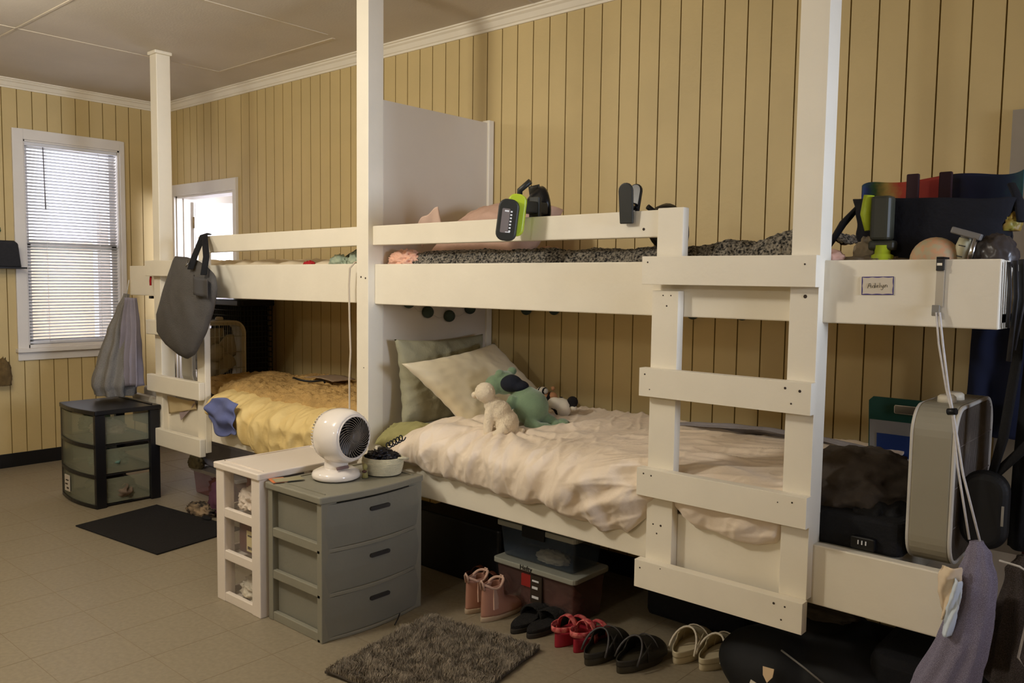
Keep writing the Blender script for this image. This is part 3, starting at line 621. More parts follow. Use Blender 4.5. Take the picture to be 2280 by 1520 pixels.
obj('bag_body', MB().grid(bagshape, 60, 20), NAVY, TB, thick=.003)
def bagtop(a, b):
    t = PI*a; return Vector((-.705-math.cos(t)*.225, 2.79+.05*math.sin(t), 1.645+.075*b+.012*math.sin(t)*b+.006*math.sin(a*14)*b+.012*(a-.3)))
obj('tie_dye_panel', MB().grid(bagtop, 60, 8), TD, TB, thick=.004, label='red, yellow and blue tie-dye top panel')
MD = mat('maroon_strap', (44, 16, 20), .8, .1, 20)
for xx in (-.775, -.682): obj('strap', MB().rbox((xx-.018, 2.775, 1.655), (xx+.018, 2.79, 1.742), .004, axis=1), MD, TB, bevel=.003)
obj('shoulder_strap', MB().tube([(-.905, 2.72, 1.655), (-.955, 2.70, 1.59), (-.985, 2.67, 1.52), (-1.0, 2.64, 1.49)], [.02, .03, .022, .018], 8, flat=.4), NAVY, TB)
obj('shoulder_strap', MB().tube([(-.50, 2.74, 1.69), (-.475, 2.72, 1.64), (-.465, 2.70, 1.58)], [.014, .016, .012], 8, flat=.5), NAVY, TB)
FLt = thing('work_light', 'lime and dark grey battery work light standing behind the upper rail', 'flashlight', (-.805, 2.60, 1.46))
Mt = Matrix.Translation((-.80, 2.60, 1.44))
obj('base', MB().lathe([(.036, 0), (.036, .03), (.031, .034), (.031, .045), (.022, .05), (.022, .075)], Mt, 20), LIME, FLt)
obj('body', MB().rbox((-.84, 2.585, 1.50), (-.765, 2.63, 1.53), .01).rbox((-.835, 2.575, 1.53), (-.775, 2.63, 1.66), .015), mat('olive_plastic', (58, 58, 46), .5), FLt, bevel=.008)
obj('grip', MB().tube([(-.845, 2.60, 1.56), (-.852, 2.60, 1.61), (-.846, 2.60, 1.665)], [.010, .018, .016], 8), LIME, FLt)
mb = MB().ball((-.655, 2.60, 1.470), (.068, .045, .066), n=28)
solo('cosmetic_case', mb, mat('pink_speckle', (198, 150, 112), .6, rgb2=(176, 162, 128), scale=60), 'rounded pink speckled pouch at the edge of the upper bed', 'pouch')
BT = thing('lotion_bottle', 'cream squeeze bottle leaning beside the speckled pouch', 'bottle', (-.575, 2.60, 1.46))
Mt = frame((-.598, 2.60, 1.450), (1, 0, 0), (.24, 0, 1))
obj('body', MB().lathe([(.016, 0), (.018, .005), (.019, .06), (.016, .083)], Mt, 20), mat('cream_plastic', (190, 184, 152), .5), BT)
obj('cap', MB().lathe([(.014, .083), (.014, .09)], Mt, 20), mat('cap_grey', (120, 116, 108), .5), BT)
obj('print', MB().box((-.012, -.0195, .03), (.010, -.0185, .033), M=Mt).box((-.008, -.0195, .06), (.010, -.0185, .063), M=Mt), BLACK, BT)
TW = thing('hair_clipper', 'silver T-shaped grooming tool among the toiletries', 'grooming tool', (-.55, 2.60, 1.46))
obj('handle', MB().tube([(-.562, 2.57, 1.455), (-.548, 2.57, 1.53)], .008, 10), CHROME, TW)
obj('head', MB().rbox((-.06, -.012, 0), (.02, .012, .018), .005, M=frame((-.555, 2.575, 1.528), (.93, 0, -.3), (.3, 0, .93))), mat('grey_plastic', (112, 108, 104), .4), TW, bevel=.003)
crumple('toiletry_bag', (-.505, 2.62, 1.45), (.055, .05, .095), mat('grey_vinyl', (66, 60, 58), .3, .1, 10), 'dark grey vinyl toiletry bag at the end of the upper bed', 'bag', 31, .12)
crumple('snack_bag', (-.50, 2.72, 1.555), (.035, .03, .06), mat('olive_yellow', (140, 140, 50), .5, rgb2=(150, 110, 50), scale=16), 'olive yellow packet beside the tote bag', 'packet', 33, .2)
crumple('washcloth', (-.86, 2.66, 1.45), (.045, .04, .095), mat('greige_cloth', (150, 136, 112), .9, .1, 10), 'greige washcloth under the strap of the tote bag', 'cloth', 35, .25)
# name card on the rail
NC = thing('name_card', 'white name card with scalloped purple border taped to the upper rail', 'name card', (-.77, FY-.003, 1.395))
cx0, cx1, cz0, cz1 = -.815, -.727, 1.370, 1.421; Mn = frame((-.771, FY-.0015, 1.395), (1, 0, .02), (0, -1, 0))
obj('card', MB().prism([(-.044, -.026), (.044, -.026), (.044, .026), (-.044, .026)], .001, Mn), mat('card_white', (214, 202, 182), .7, .01), NC)
PU = mat('purple_ink', (52, 40, 120), .6, .02)
mb = MB()
def scal(p, q, inn, n=30, waves=3):
    out = []
    for k in range(n+1):
        t = k/n; w = .0016+.0016*abs(math.sin(PI*waves*t))
        a = (p[0]+(q[0]-p[0])*t, p[1]+(q[1]-p[1])*t); out.append((a, (a[0]+inn[0]*w, a[1]+inn[1]*w)))
    for (a, b_), (c_, d) in zip(out, out[1:]):
        mb.add([Mn@Vector((*a, .0014)), Mn@Vector((*c_, .0014)), Mn@Vector((*d, .0014)), Mn@Vector((*b_, .0014))], [(0, 1, 2, 3)])
scal((-.044, -.026), (.044, -.026), (0, 1)); scal((-.044, .026), (.044, .026), (0, -1)); scal((-.044, -.026), (-.044, .026), (1, 0), waves=2); scal((.044, -.026), (.044, .026), (-1, 0), waves=2)
obj('border', mb, PU, NC)
mb = MB(); S = .0140
strokes = [[(0, 0), (.25, .9), (.45, 1.0), (.6, 0)], [(.1, .45), (.6, .5)], [(1.15, .45), (.85, .5), (.8, .1), (1.1, .05), (1.2, .5)], [(1.25, 1.0), (1.2, 0)], [(1.45, .25), (1.75, .35), (1.7, .55), (1.5, .5), (1.45, .1), (1.8, .05)], [(2.0, 1.0), (1.98, 0)], [(2.2, .5), (2.3, .1), (2.5, .15)], [(2.55, .55), (2.5, -.2), (2.3, -.45), (2.15, -.3)], [(2.75, 0), (2.8, .5)], [(2.8, .35), (3.0, .6), (3.15, .5), (3.15, .05)]]
for st in strokes: mb.tube([Mn@Vector((-.0275+p[0]*S*1.22, -.007+p[1]*S+p[0]*.0006, .0016)) for p in st], .00048, 5)
obj('lettering', mb, BLACK, NC)
# over-rail hook with cord and mesh laundry bag
HK = thing('over_door_hook', 'black and clear hook clipped over the right end of the upper rail', 'hook', (-.608, 2.47, 1.46))
obj('clip', MB().box((-.617, 2.463, 1.438), (-.599, 2.478, 1.474)).box((-.617, 2.463, 1.470), (-.599, 2.525, 1.476)), BLACK, HK, bevel=.001)
obj('clip_highlight', MB().box((-.6145, 2.4615, 1.452), (-.6015, 2.4635, 1.459)), CHROME, HK)
obj('strip', MB().box((-.617, 2.470, 1.34), (-.597, 2.473, 1.44)), mat('clear_plastic', (186, 176, 158), .2), HK, label='clear plastic hanging strip')
obj('tab', MB().rbox((-.622, 2.462, 1.315), (-.604, 2.470, 1.345), .002, axis=1), mat('grey_tab', (140, 136, 128), .4), HK)
def laundry(loc_path, m, label, cord, mcord, name='laundry_bag', nfold=11, fold=.10):
    t = thing(name, label, 'bag', loc_path[-1][0])
    rings = []; path = [Vector(p) for p, r in loc_path]; rad = [r for p, r in loc_path]
    N = 60; mb = MB(); K = 10
    pts = []; rr = []
    for i in range(len(path)-1):
        for k in range(K): f = k/K; f2 = f*f*(3-2*f); pts.append(path[i].lerp(path[i+1], f)); rr.append(rad[i]*(1-f2)+rad[i+1]*f2)
    pts.append(path[-1]); rr.append(rad[-1])
    for i, (p, r) in enumerate(zip(pts, rr)):
        d = (pts[min(i+1, len(pts)-1)]-pts[max(i-1, 0)]).normalized(); a = Vector((1, 0, 0)); a = (a-d*a.dot(d)).normalized(); b_ = d.cross(a)
        rings.append([p+(a*math.cos(2*PI*k/N)+b_*math.sin(2*PI*k/N)*.8)*r*(1+fold*math.sin(nfold*2*PI*k/N+1.5*nz(i*.1, k*.1))+.06*nz(i*.2, k*.3, 4)) for k in range(N)])
    mb.loft(rings); obj('sack', mb, m, t)
    for c_ in cord: obj('drawstring', MB().tube(c_, .0032, 7), mcord, t)
    return t
CORD = mat('white_cord', (205, 200, 196), .8, .1, 60)
def meshmat(name, rgb, rgb2, sc=520):
    return mat(name, rgb, .9, rgb2=rgb2, scale=sc, bump=.6, bscale=sc, kind='voronoi')
LG = laundry([((-.470, 2.40, .735), .016), ((-.463, 2.40, .70), .030), ((-.462, 2.395, .645), .045), ((-.468, 2.39, .56), .052), ((-.485, 2.38, .45), .060), ((-.52, 2.37, .33), .075), ((-.55, 2.36, .2), .085), ((-.57, 2.35, .06), .07), ((-.575, 2.35, .012), .04)],
             meshmat('lilac_mesh', (124, 118, 138), (152, 146, 168)), 'lilac grey mesh laundry bag hanging on a white cord from the rail hook',
             [[(-.610, 2.462, 1.325), (-.598, 2.455, 1.24), (-.57, 2.44, 1.12), (-.549, 2.425, 1.06), (-.527, 2.415, .92), (-.487, 2.40, .735)],
              [(-.602, 2.462, 1.325), (-.588, 2.455, 1.24), (-.565, 2.44, 1.12), (-.547, 2.425, 1.06), (-.513, 2.415, .90), (-.462, 2.40, .735)]], CORD, nfold=9, fold=.07)
obj('cord_lock', MB().tube([(-.560, 2.425, 1.062), (-.538, 2.42, 1.066)], .009, 10), BLACK, LG, label='black cord lock')
def scrap(name, pts_l, pts_r, y, m, label):
    n = 16
    def fn(a, b):
        q = b*(len(pts_l)-1); i = min(int(q), len(pts_l)-2); f = q-i
        L = Vector(pts_l[i]).lerp(Vector(pts_l[i+1]), f); Rr = Vector(pts_r[i]).lerp(Vector(pts_r[i+1]), f); p = L.lerp(Rr, a)
        return Vector((p.x+.002*nz(b*9, a*3), y-.012*math.sin(a*PI)+.006*math.sin(a*7+b*8)+.004*nz(a*6, b*9), p.y))
    solo(name, MB().grid(fn, n, 24), m, label, 'cloth', thick=.003)
scrap('cotton_cloth', [(-.535, .668), (-.545, .640), (-.540, .600), (-.530, .555), (-.530, .530)], [(-.490, .672), (-.488, .640), (-.500, .600), (-.512, .560), (-.522, .530)], 2.345, mat('cream_cotton', (226, 206, 178), .9), 'cream cotton cloth poking out beside the lilac laundry bag')
scrap('cotton_cloth', [(-.502, .645), (-.512, .590), (-.520, .540), (-.525, .490)], [(-.486, .640), (-.484, .600), (-.492, .550), (-.503, .490)], 2.335, mat('pale_blue_cotton', (214, 226, 240), .9), 'pale blue cloth strip hanging against the lilac laundry bag')
LG2 = laundry([((-.392, 2.62, .66), .02), ((-.385, 2.62, .62), .05), ((-.36, 2.62, .5), .09), ((-.34, 2.62, .32), .13), ((-.33, 2.62, .12), .14), ((-.33, 2.62, .01), .10)],
              meshmat('taupe_mesh', (58, 50, 46), (92, 82, 78)), 'taupe drawstring sack standing at the right edge with a hanging cord loop',
              [[(-.44, 2.54, .655), (-.39, 2.53, .652), (-.36, 2.52, .64), (-.365, 2.50, .50), (-.375, 2.49, .42), (-.36, 2.49, .40), (-.345, 2.49, .44), (-.35, 2.50, .56), (-.352, 2.51, .64)]], CORD, name='laundry_bag')
# dark hanging things at the right edge
BP = thing('shoulder_bag', 'black round-bottomed shoulder bag hanging beyond the grey box fan', 'bag', (-.44, 2.62, .8))
obj('bag_body', MB().rbox((-.552, 2.565, .665), (-.432, 2.625, .885), .055, axis=1, seg=8), mat('black_leather', (12, 12, 14), .65), BP, bevel=.022, seg=4)
obj('buckle', MB().box((-.445, 2.555, .745), (-.439, 2.559, .80)), mat('grey_tab', (140, 136, 128), .4), BP)
for xx in (-.44, -.372): obj('strap', MB().tube([(xx, 2.62, 1.44), (xx+.0, 2.62, 1.2), (xx-.02, 2.61, .98), (-.485, 2.61, .86)], [.018, .02, .02, .016], 8, flat=.4), BLACKF, BP)
def hanging(name, x0, x1, y, z0, z1, m, label, cat, seed=0, fold=.02, nf=5, taper=.4):
    def fn(a, b):
        w = 1-taper*(1-b)**2 if taper > 0 else 1; xm = (x0+x1)/2; x = xm+(x1-x0)/2*(2*a-1)*w
        return Vector((x, y+fold*math.sin(a*nf*2*PI+seed+b)*(.4+b)+.01*nz(a*5, b*5, seed), z1+(z0-z1)*b+.02*nz(a*4, seed)*b))
    return solo(name, MB().grid(fn, 60, 30), m, label, cat, thick=.008)
hanging('jacket', -.47, -.22, 2.80, .62, 1.44, BLACKF, 'black jacket hanging from the right end of the upper bed', 'jacket', 1, .03, 3, .25)
hanging('hoodie', -.66, -.44, 3.12, .90, 1.28, mat('navy_cloth', (30, 38, 66), .9), 'navy cloth hanging on the wall behind the grey box fan', 'cloth', 3, .015, 2, -.1)
mb = MB()
for i in range(7):  # real straps, plus extra ones added to cover the daylit end board
    r_ = .007+.002*((i*5) % 4); o_ = .012*((i*7) % 3)
    mb.tube([(-.449+.010*i, 2.486+.026*i, 1.462+.004*(i % 3)), (-.443+.006*i+o_*.4, 2.49+.024*i, 1.38-.01*i), (-.446+.010*i-o_*.5, 2.50+.020*i, 1.29-.03*((i*3) % 4))], r_, 8, flat=.5)
solo('hanging_straps', mb, mat('dark_straps', (40, 38, 40), .6, .3, 30), 'black webbing straps looped over the end of the upper rail', 'strap')

# ------------------------------------------------------------------ far bunk bedding
mattress('mattress', -5.48, -3.1, 2.53, 3.24, .482, .66, mat('white_sheet', (206, 198, 184), .8, .03, 6, .1, 50), 'mattress in white sheet on the farther lower bed')
mattress('mattress', -5.48, -3.1, 2.54, 3.22, 1.312, 1.448, mat('cream_sheet', (214, 196, 160), .8, .03, 6, .1, 50), 'mattress in cream sheet on the farther upper bed')
HY = [(-4.46, .665), (-4.36, .66), (-4.20, .645), (-4.12, .52), (-4.0, .46), (-3.85, .44), (-3.5, .45), (-3.1, .46)]
YEL = mat('yellow_comforter', (232, 204, 138), .8, .04, 6, .25, 60)
mb = drape(-4.44, -3.09, lambda x, y: .70+.02*nz(x*4, y*4)+.03*sstep(2.7, 3.0, y), 3.1, lambda x: lerp(HY, x), 200, 110,
           lambda x, s, T: .016*ridge(x*8+s*2, s*4, 2)+.010*ridge(x*19, s*11, 5)+sstep(.5, 1, s/T)*.012*math.sin(x*40+4*nz(x*4, s*3)), yfront=lambda x: 2.42)
solo('comforter', mb, YEL, 'yellow comforter hanging over the front of the farther lower bed', 'comforter', thick=.006)
def fleece(a, b):
    x = -4.95+1.84*a; y = 2.56+.64*b; e = math.sin(PI*min(1, max(0, b)))**.3*min(1, a*9, (1-a)*40+.3)
    z = .69+.075*e+.03*nz(x*4, y*4)+.035*math.exp(-((x+4.15)**2)/.05)*sstep(2.8, 3.1, y)+.015*ridge(x*13, y*13)+.010*ridge(x*30, y*30, 2)+.006*nz(x*70, y*70)
    return Vector((x, y, z))
solo('fleece_blanket', MB().grid(fleece, 220, 90), mat('tan_fleece', (196, 160, 100), .95, .16, 14, .6, 140), 'tan fluffy blanket heaped on top of the yellow comforter', 'blanket')
mb = MB().grid(lambda a, b: Vector((-4.335+.27*a-.02*b, 2.405-.03*math.sin(PI*min(1, b*1.1))-.010*math.sin(a*9+b*5)-.008*math.sin(a*4-b*13), .70-.20*b*(.55+.45*math.sin(min(1, a*1.15+.1)*PI*.75))+.02*math.sin(a*PI)*(1-b))), 60, 30)
solo('blue_cloth', mb, mat('blue_cloth', (104, 112, 158), .85, .08, 8, .2, 60), 'blue cloth hanging down between the ladder and yellow comforter', 'cloth', thick=.006)
# dark hair band lying on the fleece
PTS = [(-3.98+.30*t, 2.83-.03*math.sin(t*PI*2)+.0*t, .79+.006*math.sin(t*9)) for t in [k/14 for k in range(15)]]; PTS = [(x, y-.03, z+.022) for x, y, z in PTS]
solo('headband', MB().tube([(x-.10, y-.03, z+.0) for x, y, z in PTS], .006, 8), BLACK, 'thin black headband lying on the tan fluffy blanket', 'headband')
mb = MB().grid(lambda a, b: Vector((-4.06+.27*a, 2.83+.16*b, .812+.010*math.sin(a*PI)+.004*nz(a*9, b*9))), 14, 8)
solo('grey_scarf', mb, mat('grey_brown_cloth', (150, 128, 104), .9), 'grey brown cloth patch lying behind the black headband', 'cloth', thick=.004)
# upper far bed
def us(a, b):
    x = -5.0+1.88*a; return Vector((x, 2.55+.5*b, 1.458-.03*(1-sstep(0, .12, b))+.022*ridge(x*5, b*4)+.014*nz(x*11, b*6)+.01))
solo('sheet', MB().grid(us, 160, 20), mat('cream_sheet2', (226, 210, 180), .85, .04, 8, .2, 60), 'rumpled cream sheet on the farther upper bed', 'sheet', thick=.004)
crumple('red_cloth', (-3.62, 2.56, 1.445), (.045, .02, .035), mat('red_cloth', (176, 28, 34), .8), 'small red cloth on the farther upper bed rail', 'cloth', 51, .4)
for c, sz, sd, lb in (((-3.38, 2.57, 1.45), (.07, .03, .06), 52, 'mint bandana lying flat on the cream sheet'), ((-3.25, 2.575, 1.45), (.05, .035, .075), 54, 'mint rolled cloth in front of the dark green pillow')):
    crumple('mint_cloth', c, sz, mat('mint_cloth', (186, 194, 166), .85, rgb2=(150, 166, 146), scale=14), lb, 'cloth', sd, .35)
solo('pillow', pillow(.36, .30, .13, frame((-3.29, 2.80, 1.53), (1, 0, 0), (0, -.3, 1)), 12), mat('dark_green_case', (52, 60, 48), .9, .1, 8), 'dark green pillow on the farther upper bed by the middle post', 'pillow')
# box fan and hamper at far lower foot
box_fan('white wire-grille box fan at the foot of the farther lower bed', -4.98, -4.86, 2.56, 2.94, .70, 1.11, mat('fan_white', (186, 178, 158), .5, .03), mat('fan_white_rim', (196, 188, 168), .4), mat('fan_wire', (178, 170, 150), .4), 1, 12)
HM = thing('laundry_hamper', 'tall dark mesh hamper behind the white wire-grille box fan', 'hamper', (-5.2, 3.08, .67))
mb = MB()
for i in range(15):
    z = .70+.5*i/14; mb.tube([(-5.42+.0, 2.98, z), (-4.99, 2.98, z), (-4.99, 3.22, z), (-5.42, 3.22, z)], .0035, 5, closed=True)
for k in range(17): mb.tube([(-5.42+.43*k/16, 2.98, .70), (-5.42+.43*k/16, 2.98, 1.2)], .003, 5)
for k in range(10): mb.tube([(-4.99, 2.98+.24*k/9, .70), (-4.99, 2.98+.24*k/9, 1.2)], .003, 5)
obj('mesh_side', mb, mat('hamper_grey', (52, 50, 44), .6), HM)
obj('liner', MB().rbox((-5.405, 2.995, .70), (-5.005, 3.205, 1.19), .02), mat('hamper_dark', (34, 32, 28), .9), HM)
obj('lid', MB().rbox((-5.44, 2.96, 1.195), (-4.97, 3.24, 1.235), .03), BLACK, HM, bevel=.006, label='black lid')
# things pinned and hanging on the far bed's ladder end
mb = MB().grid(lambda a, b: Vector((-4.98+.33*a+.02*b, 2.462+.006*math.sin(a*8), .655-.11*b*(1-.6*a)-.01)), 14, 8)
solo('paper_sheet', mb, mat('kraft_paper', (206, 184, 140), .8), 'curled cream paper tucked behind the farther ladder rungs', 'paper', thick=.002)
mb = MB().prism([(0, 0), (.17, .10), (.155, .135), (-.02, .045)], .003, frame((-4.80, 2.458, .515), (1, 0, .1), (0, -1, .1)))
solo('paper_sheet', mb, mat('mauve_card', (160, 142, 140), .7), 'mauve card hanging diagonally below the cream paper', 'card')
# tote hanging on the ladder
TT = thing('tote_bag', 'grey canvas tote bag hanging by black straps from the farther ladder', 'bag', (-4.5, 2.38, 1.62))
out = [(-4.619, 1.505), (-4.479, 1.499), (-4.354, 1.478), (-4.267, 1.449), (-4.174, 1.4), (-4.157, 1.332), (-4.207, 1.209), (-4.287, 1.082), (-4.41, 0.949), (-4.498, 0.917), (-4.602, 0.935), (-4.763, 0.99), (-4.845, 1.047), (-4.851, 1.16), (-4.768, 1.296), (-4.687, 1.415)]
def resample(o_, n):
    L = [0]
    for a, b_ in zip(o_, o_[1:]+o_[:1]): L.append(L[-1]+math.dist(a, b_))
    r = []
    for k in range(n):
        s = L[-1]*k/n; i = max(j for j in range(len(o_)) if L[j] <= s); a = o_[i]; b_ = o_[(i+1) % len(o_)]; f = (s-L[i])/(L[i+1]-L[i]); r.append((a[0]+(b_[0]-a[0])*f, a[1]+(b_[1]-a[1])*f))
    return r
rs = resample(out, 72); ctr = (-4.50, 1.19); mb = MB()
for side in (1, -1):
    rings = []
    for k in range(13):
        q = k/12; rings.append([Vector((ctr[0]+(x-ctr[0])*q, 2.345+side*-.062*(1-q**2.2)**.6+side*.010*(ridge((ctr[0]+(x-ctr[0])*q)*6+(ctr[1]+(z-ctr[1])*q)*3, (ctr[1]+(z-ctr[1])*q)*1.5)-.4)*(1-q**4), ctr[1]+(z-ctr[1])*q)) for x, z in rs])
    vs = [p for r in rings for p in r]; n = 72
    mb.add(vs, [(i*n+j, i*n+(j+1) % n, (i+1)*n+(j+1) % n, (i+1)*n+j) for i in range(12) for j in range(n)], 0, True)
obj('bag_body', mb, mat('grey_canvas', (84, 80, 76), .85, .1, 10, .3, 120), TT)
obj('bag_gusset', MB().grid(lambda a, b: Vector((-4.29+.125*a, 2.285-.02*math.sin(a*6), 1.40-.10*b-.03*a)), 10, 6), mat('grey_canvas_dark', (70, 66, 62), .85), TT, thick=.004)
obj('strap', MB().tube([(-4.34, 2.29, 1.43), (-4.37, 2.33, 1.50), (-4.455, 2.43, 1.625), (-4.46, 2.47, 1.635)], .019, 8, flat=.12), BLACKF, TT, label='black webbing strap')
obj('strap', MB().tube([(-4.20, 2.29, 1.40), (-4.26, 2.34, 1.50), (-4.44, 2.43, 1.625), (-4.45, 2.47, 1.635)], .017, 8, flat=.12), BLACKF, TT, label='black webbing strap')
obj('keyring', MB().tube([(-4.38, 2.30, 1.48), (-4.385, 2.29, 1.46), (-4.37, 2.28, 1.445), (-4.36, 2.29, 1.465)], .003, 6, closed=True), CHROME, TT)
# white cord running down beside the middle post
solo('power_cord', MB().tube([(-3.09, 2.50, 1.47), (-3.10, 2.445, 1.468), (-3.125, 2.434, 1.44), (-3.132, 2.434, 1.36), (-3.128, 2.434, 1.2), (-3.118, 2.432, 1.05), (-3.128, 2.432, .92), (-3.11, 2.42, .70), (-3.09, 2.41, .35)], .0045, 8), mat('cord_cream', (196, 180, 156), .6), 'cream power cord hanging down along the middle post', 'cord')
# bags and clothes at the far end of the upper rail
LG3 = laundry([((-5.42, 2.42, 1.27), .02), ((-5.42, 2.40, 1.16), .05), ((-5.42, 2.38, 1.02), .09), ((-5.43, 2.36, .85), .125), ((-5.43, 2.34, .70), .15), ((-5.43, 2.34, .62), .13)],
              meshmat('grey_mesh', (118, 112, 104), (140, 136, 130), 420), 'sheer grey mesh laundry bag hanging at the window end of the far bunk', [[(-5.46, 2.455, 1.36), (-5.462, 2.44, 1.27)]], CORD, nfold=9, fold=.16)
hanging('purple_shirt', -5.36, -5.10, 2.36, .70, 1.25, mat('lilac_shirt', (136, 130, 142), .9, .1, 10), 'grey lilac shirt hanging in front of the sheer laundry bag', 'shirt', 4, .025, 3, .55)
hanging('striped_jacket', -5.26, -5.08, 2.56, .62, 1.25, mat('dark_green_jacket', (40, 46, 40), .9, rgb2=(70, 66, 66), scale=10, stretch=(1, 1, .05)), 'dark green striped jacket hanging behind the left ladder post', 'jacket', 6, .02, 3, .4)
solo('lanyard', MB().tube([(-5.10, 2.43, 1.385), (-5.108, 2.43, 1.36), (-5.106, 2.43, 1.33)], .007, 6), mat('red_cloth', (176, 28, 34), .8), 'small red lanyard end beside the left post', 'lanyard')
solo('black_clip', MB().rbox((-5.25, 2.47, 1.452), (-5.19, 2.50, 1.468), .004), BLACK, 'small black clip on the far upper rail', 'clip')
solo('hanger_hook', MB().box((-5.22, 2.472, 1.245), (-5.19, 2.49, 1.262)), BLACK, 'small black hook under the far upper rail', 'hook')

# things on the left wall
BK = thing('wall_basket', 'black wire basket mounted on the window wall at the left edge', 'basket', (XL, 2.05, 1.45))
mb = MB()
def ring(z, y1, d): return [(XL+.003, 1.75, z), (XL+.003, y1, z), (XL+d, y1-.015, z), (XL+d, 1.75, z)]
rings = [[Vector(p) for p in ring(1.435, 2.17, .12)], [Vector(p) for p in ring(1.60, 2.145, .14)], [Vector(p) for p in ring(1.62, 2.12, .14)]]
obj('basket_body', mb.loft(rings, smooth=False), mat('black_basket', (26, 25, 27), .6, .3, 60), BK, bevel=.008)
obj('basket_rim', MB().box((XL, 1.75, 1.425), (XL+.135, 2.185, 1.437)), BLACK, BK)
crumple('dried_bouquet', (XL+.05, 2.04, .60), (.04, .05, .20), mat('dry_brown', (104, 84, 50), .9, .3, 20), 'brown dried bundle hanging on the window wall at the left edge', 'decoration', 61, .2)
crumple('paper_leaf', (XL+.02, 2.03, 1.68), (.02, .03, .05), mat('green_leaf', (50, 92, 60), .7), 'small green leaf decoration above the black wall basket', 'decoration', 62, .2)

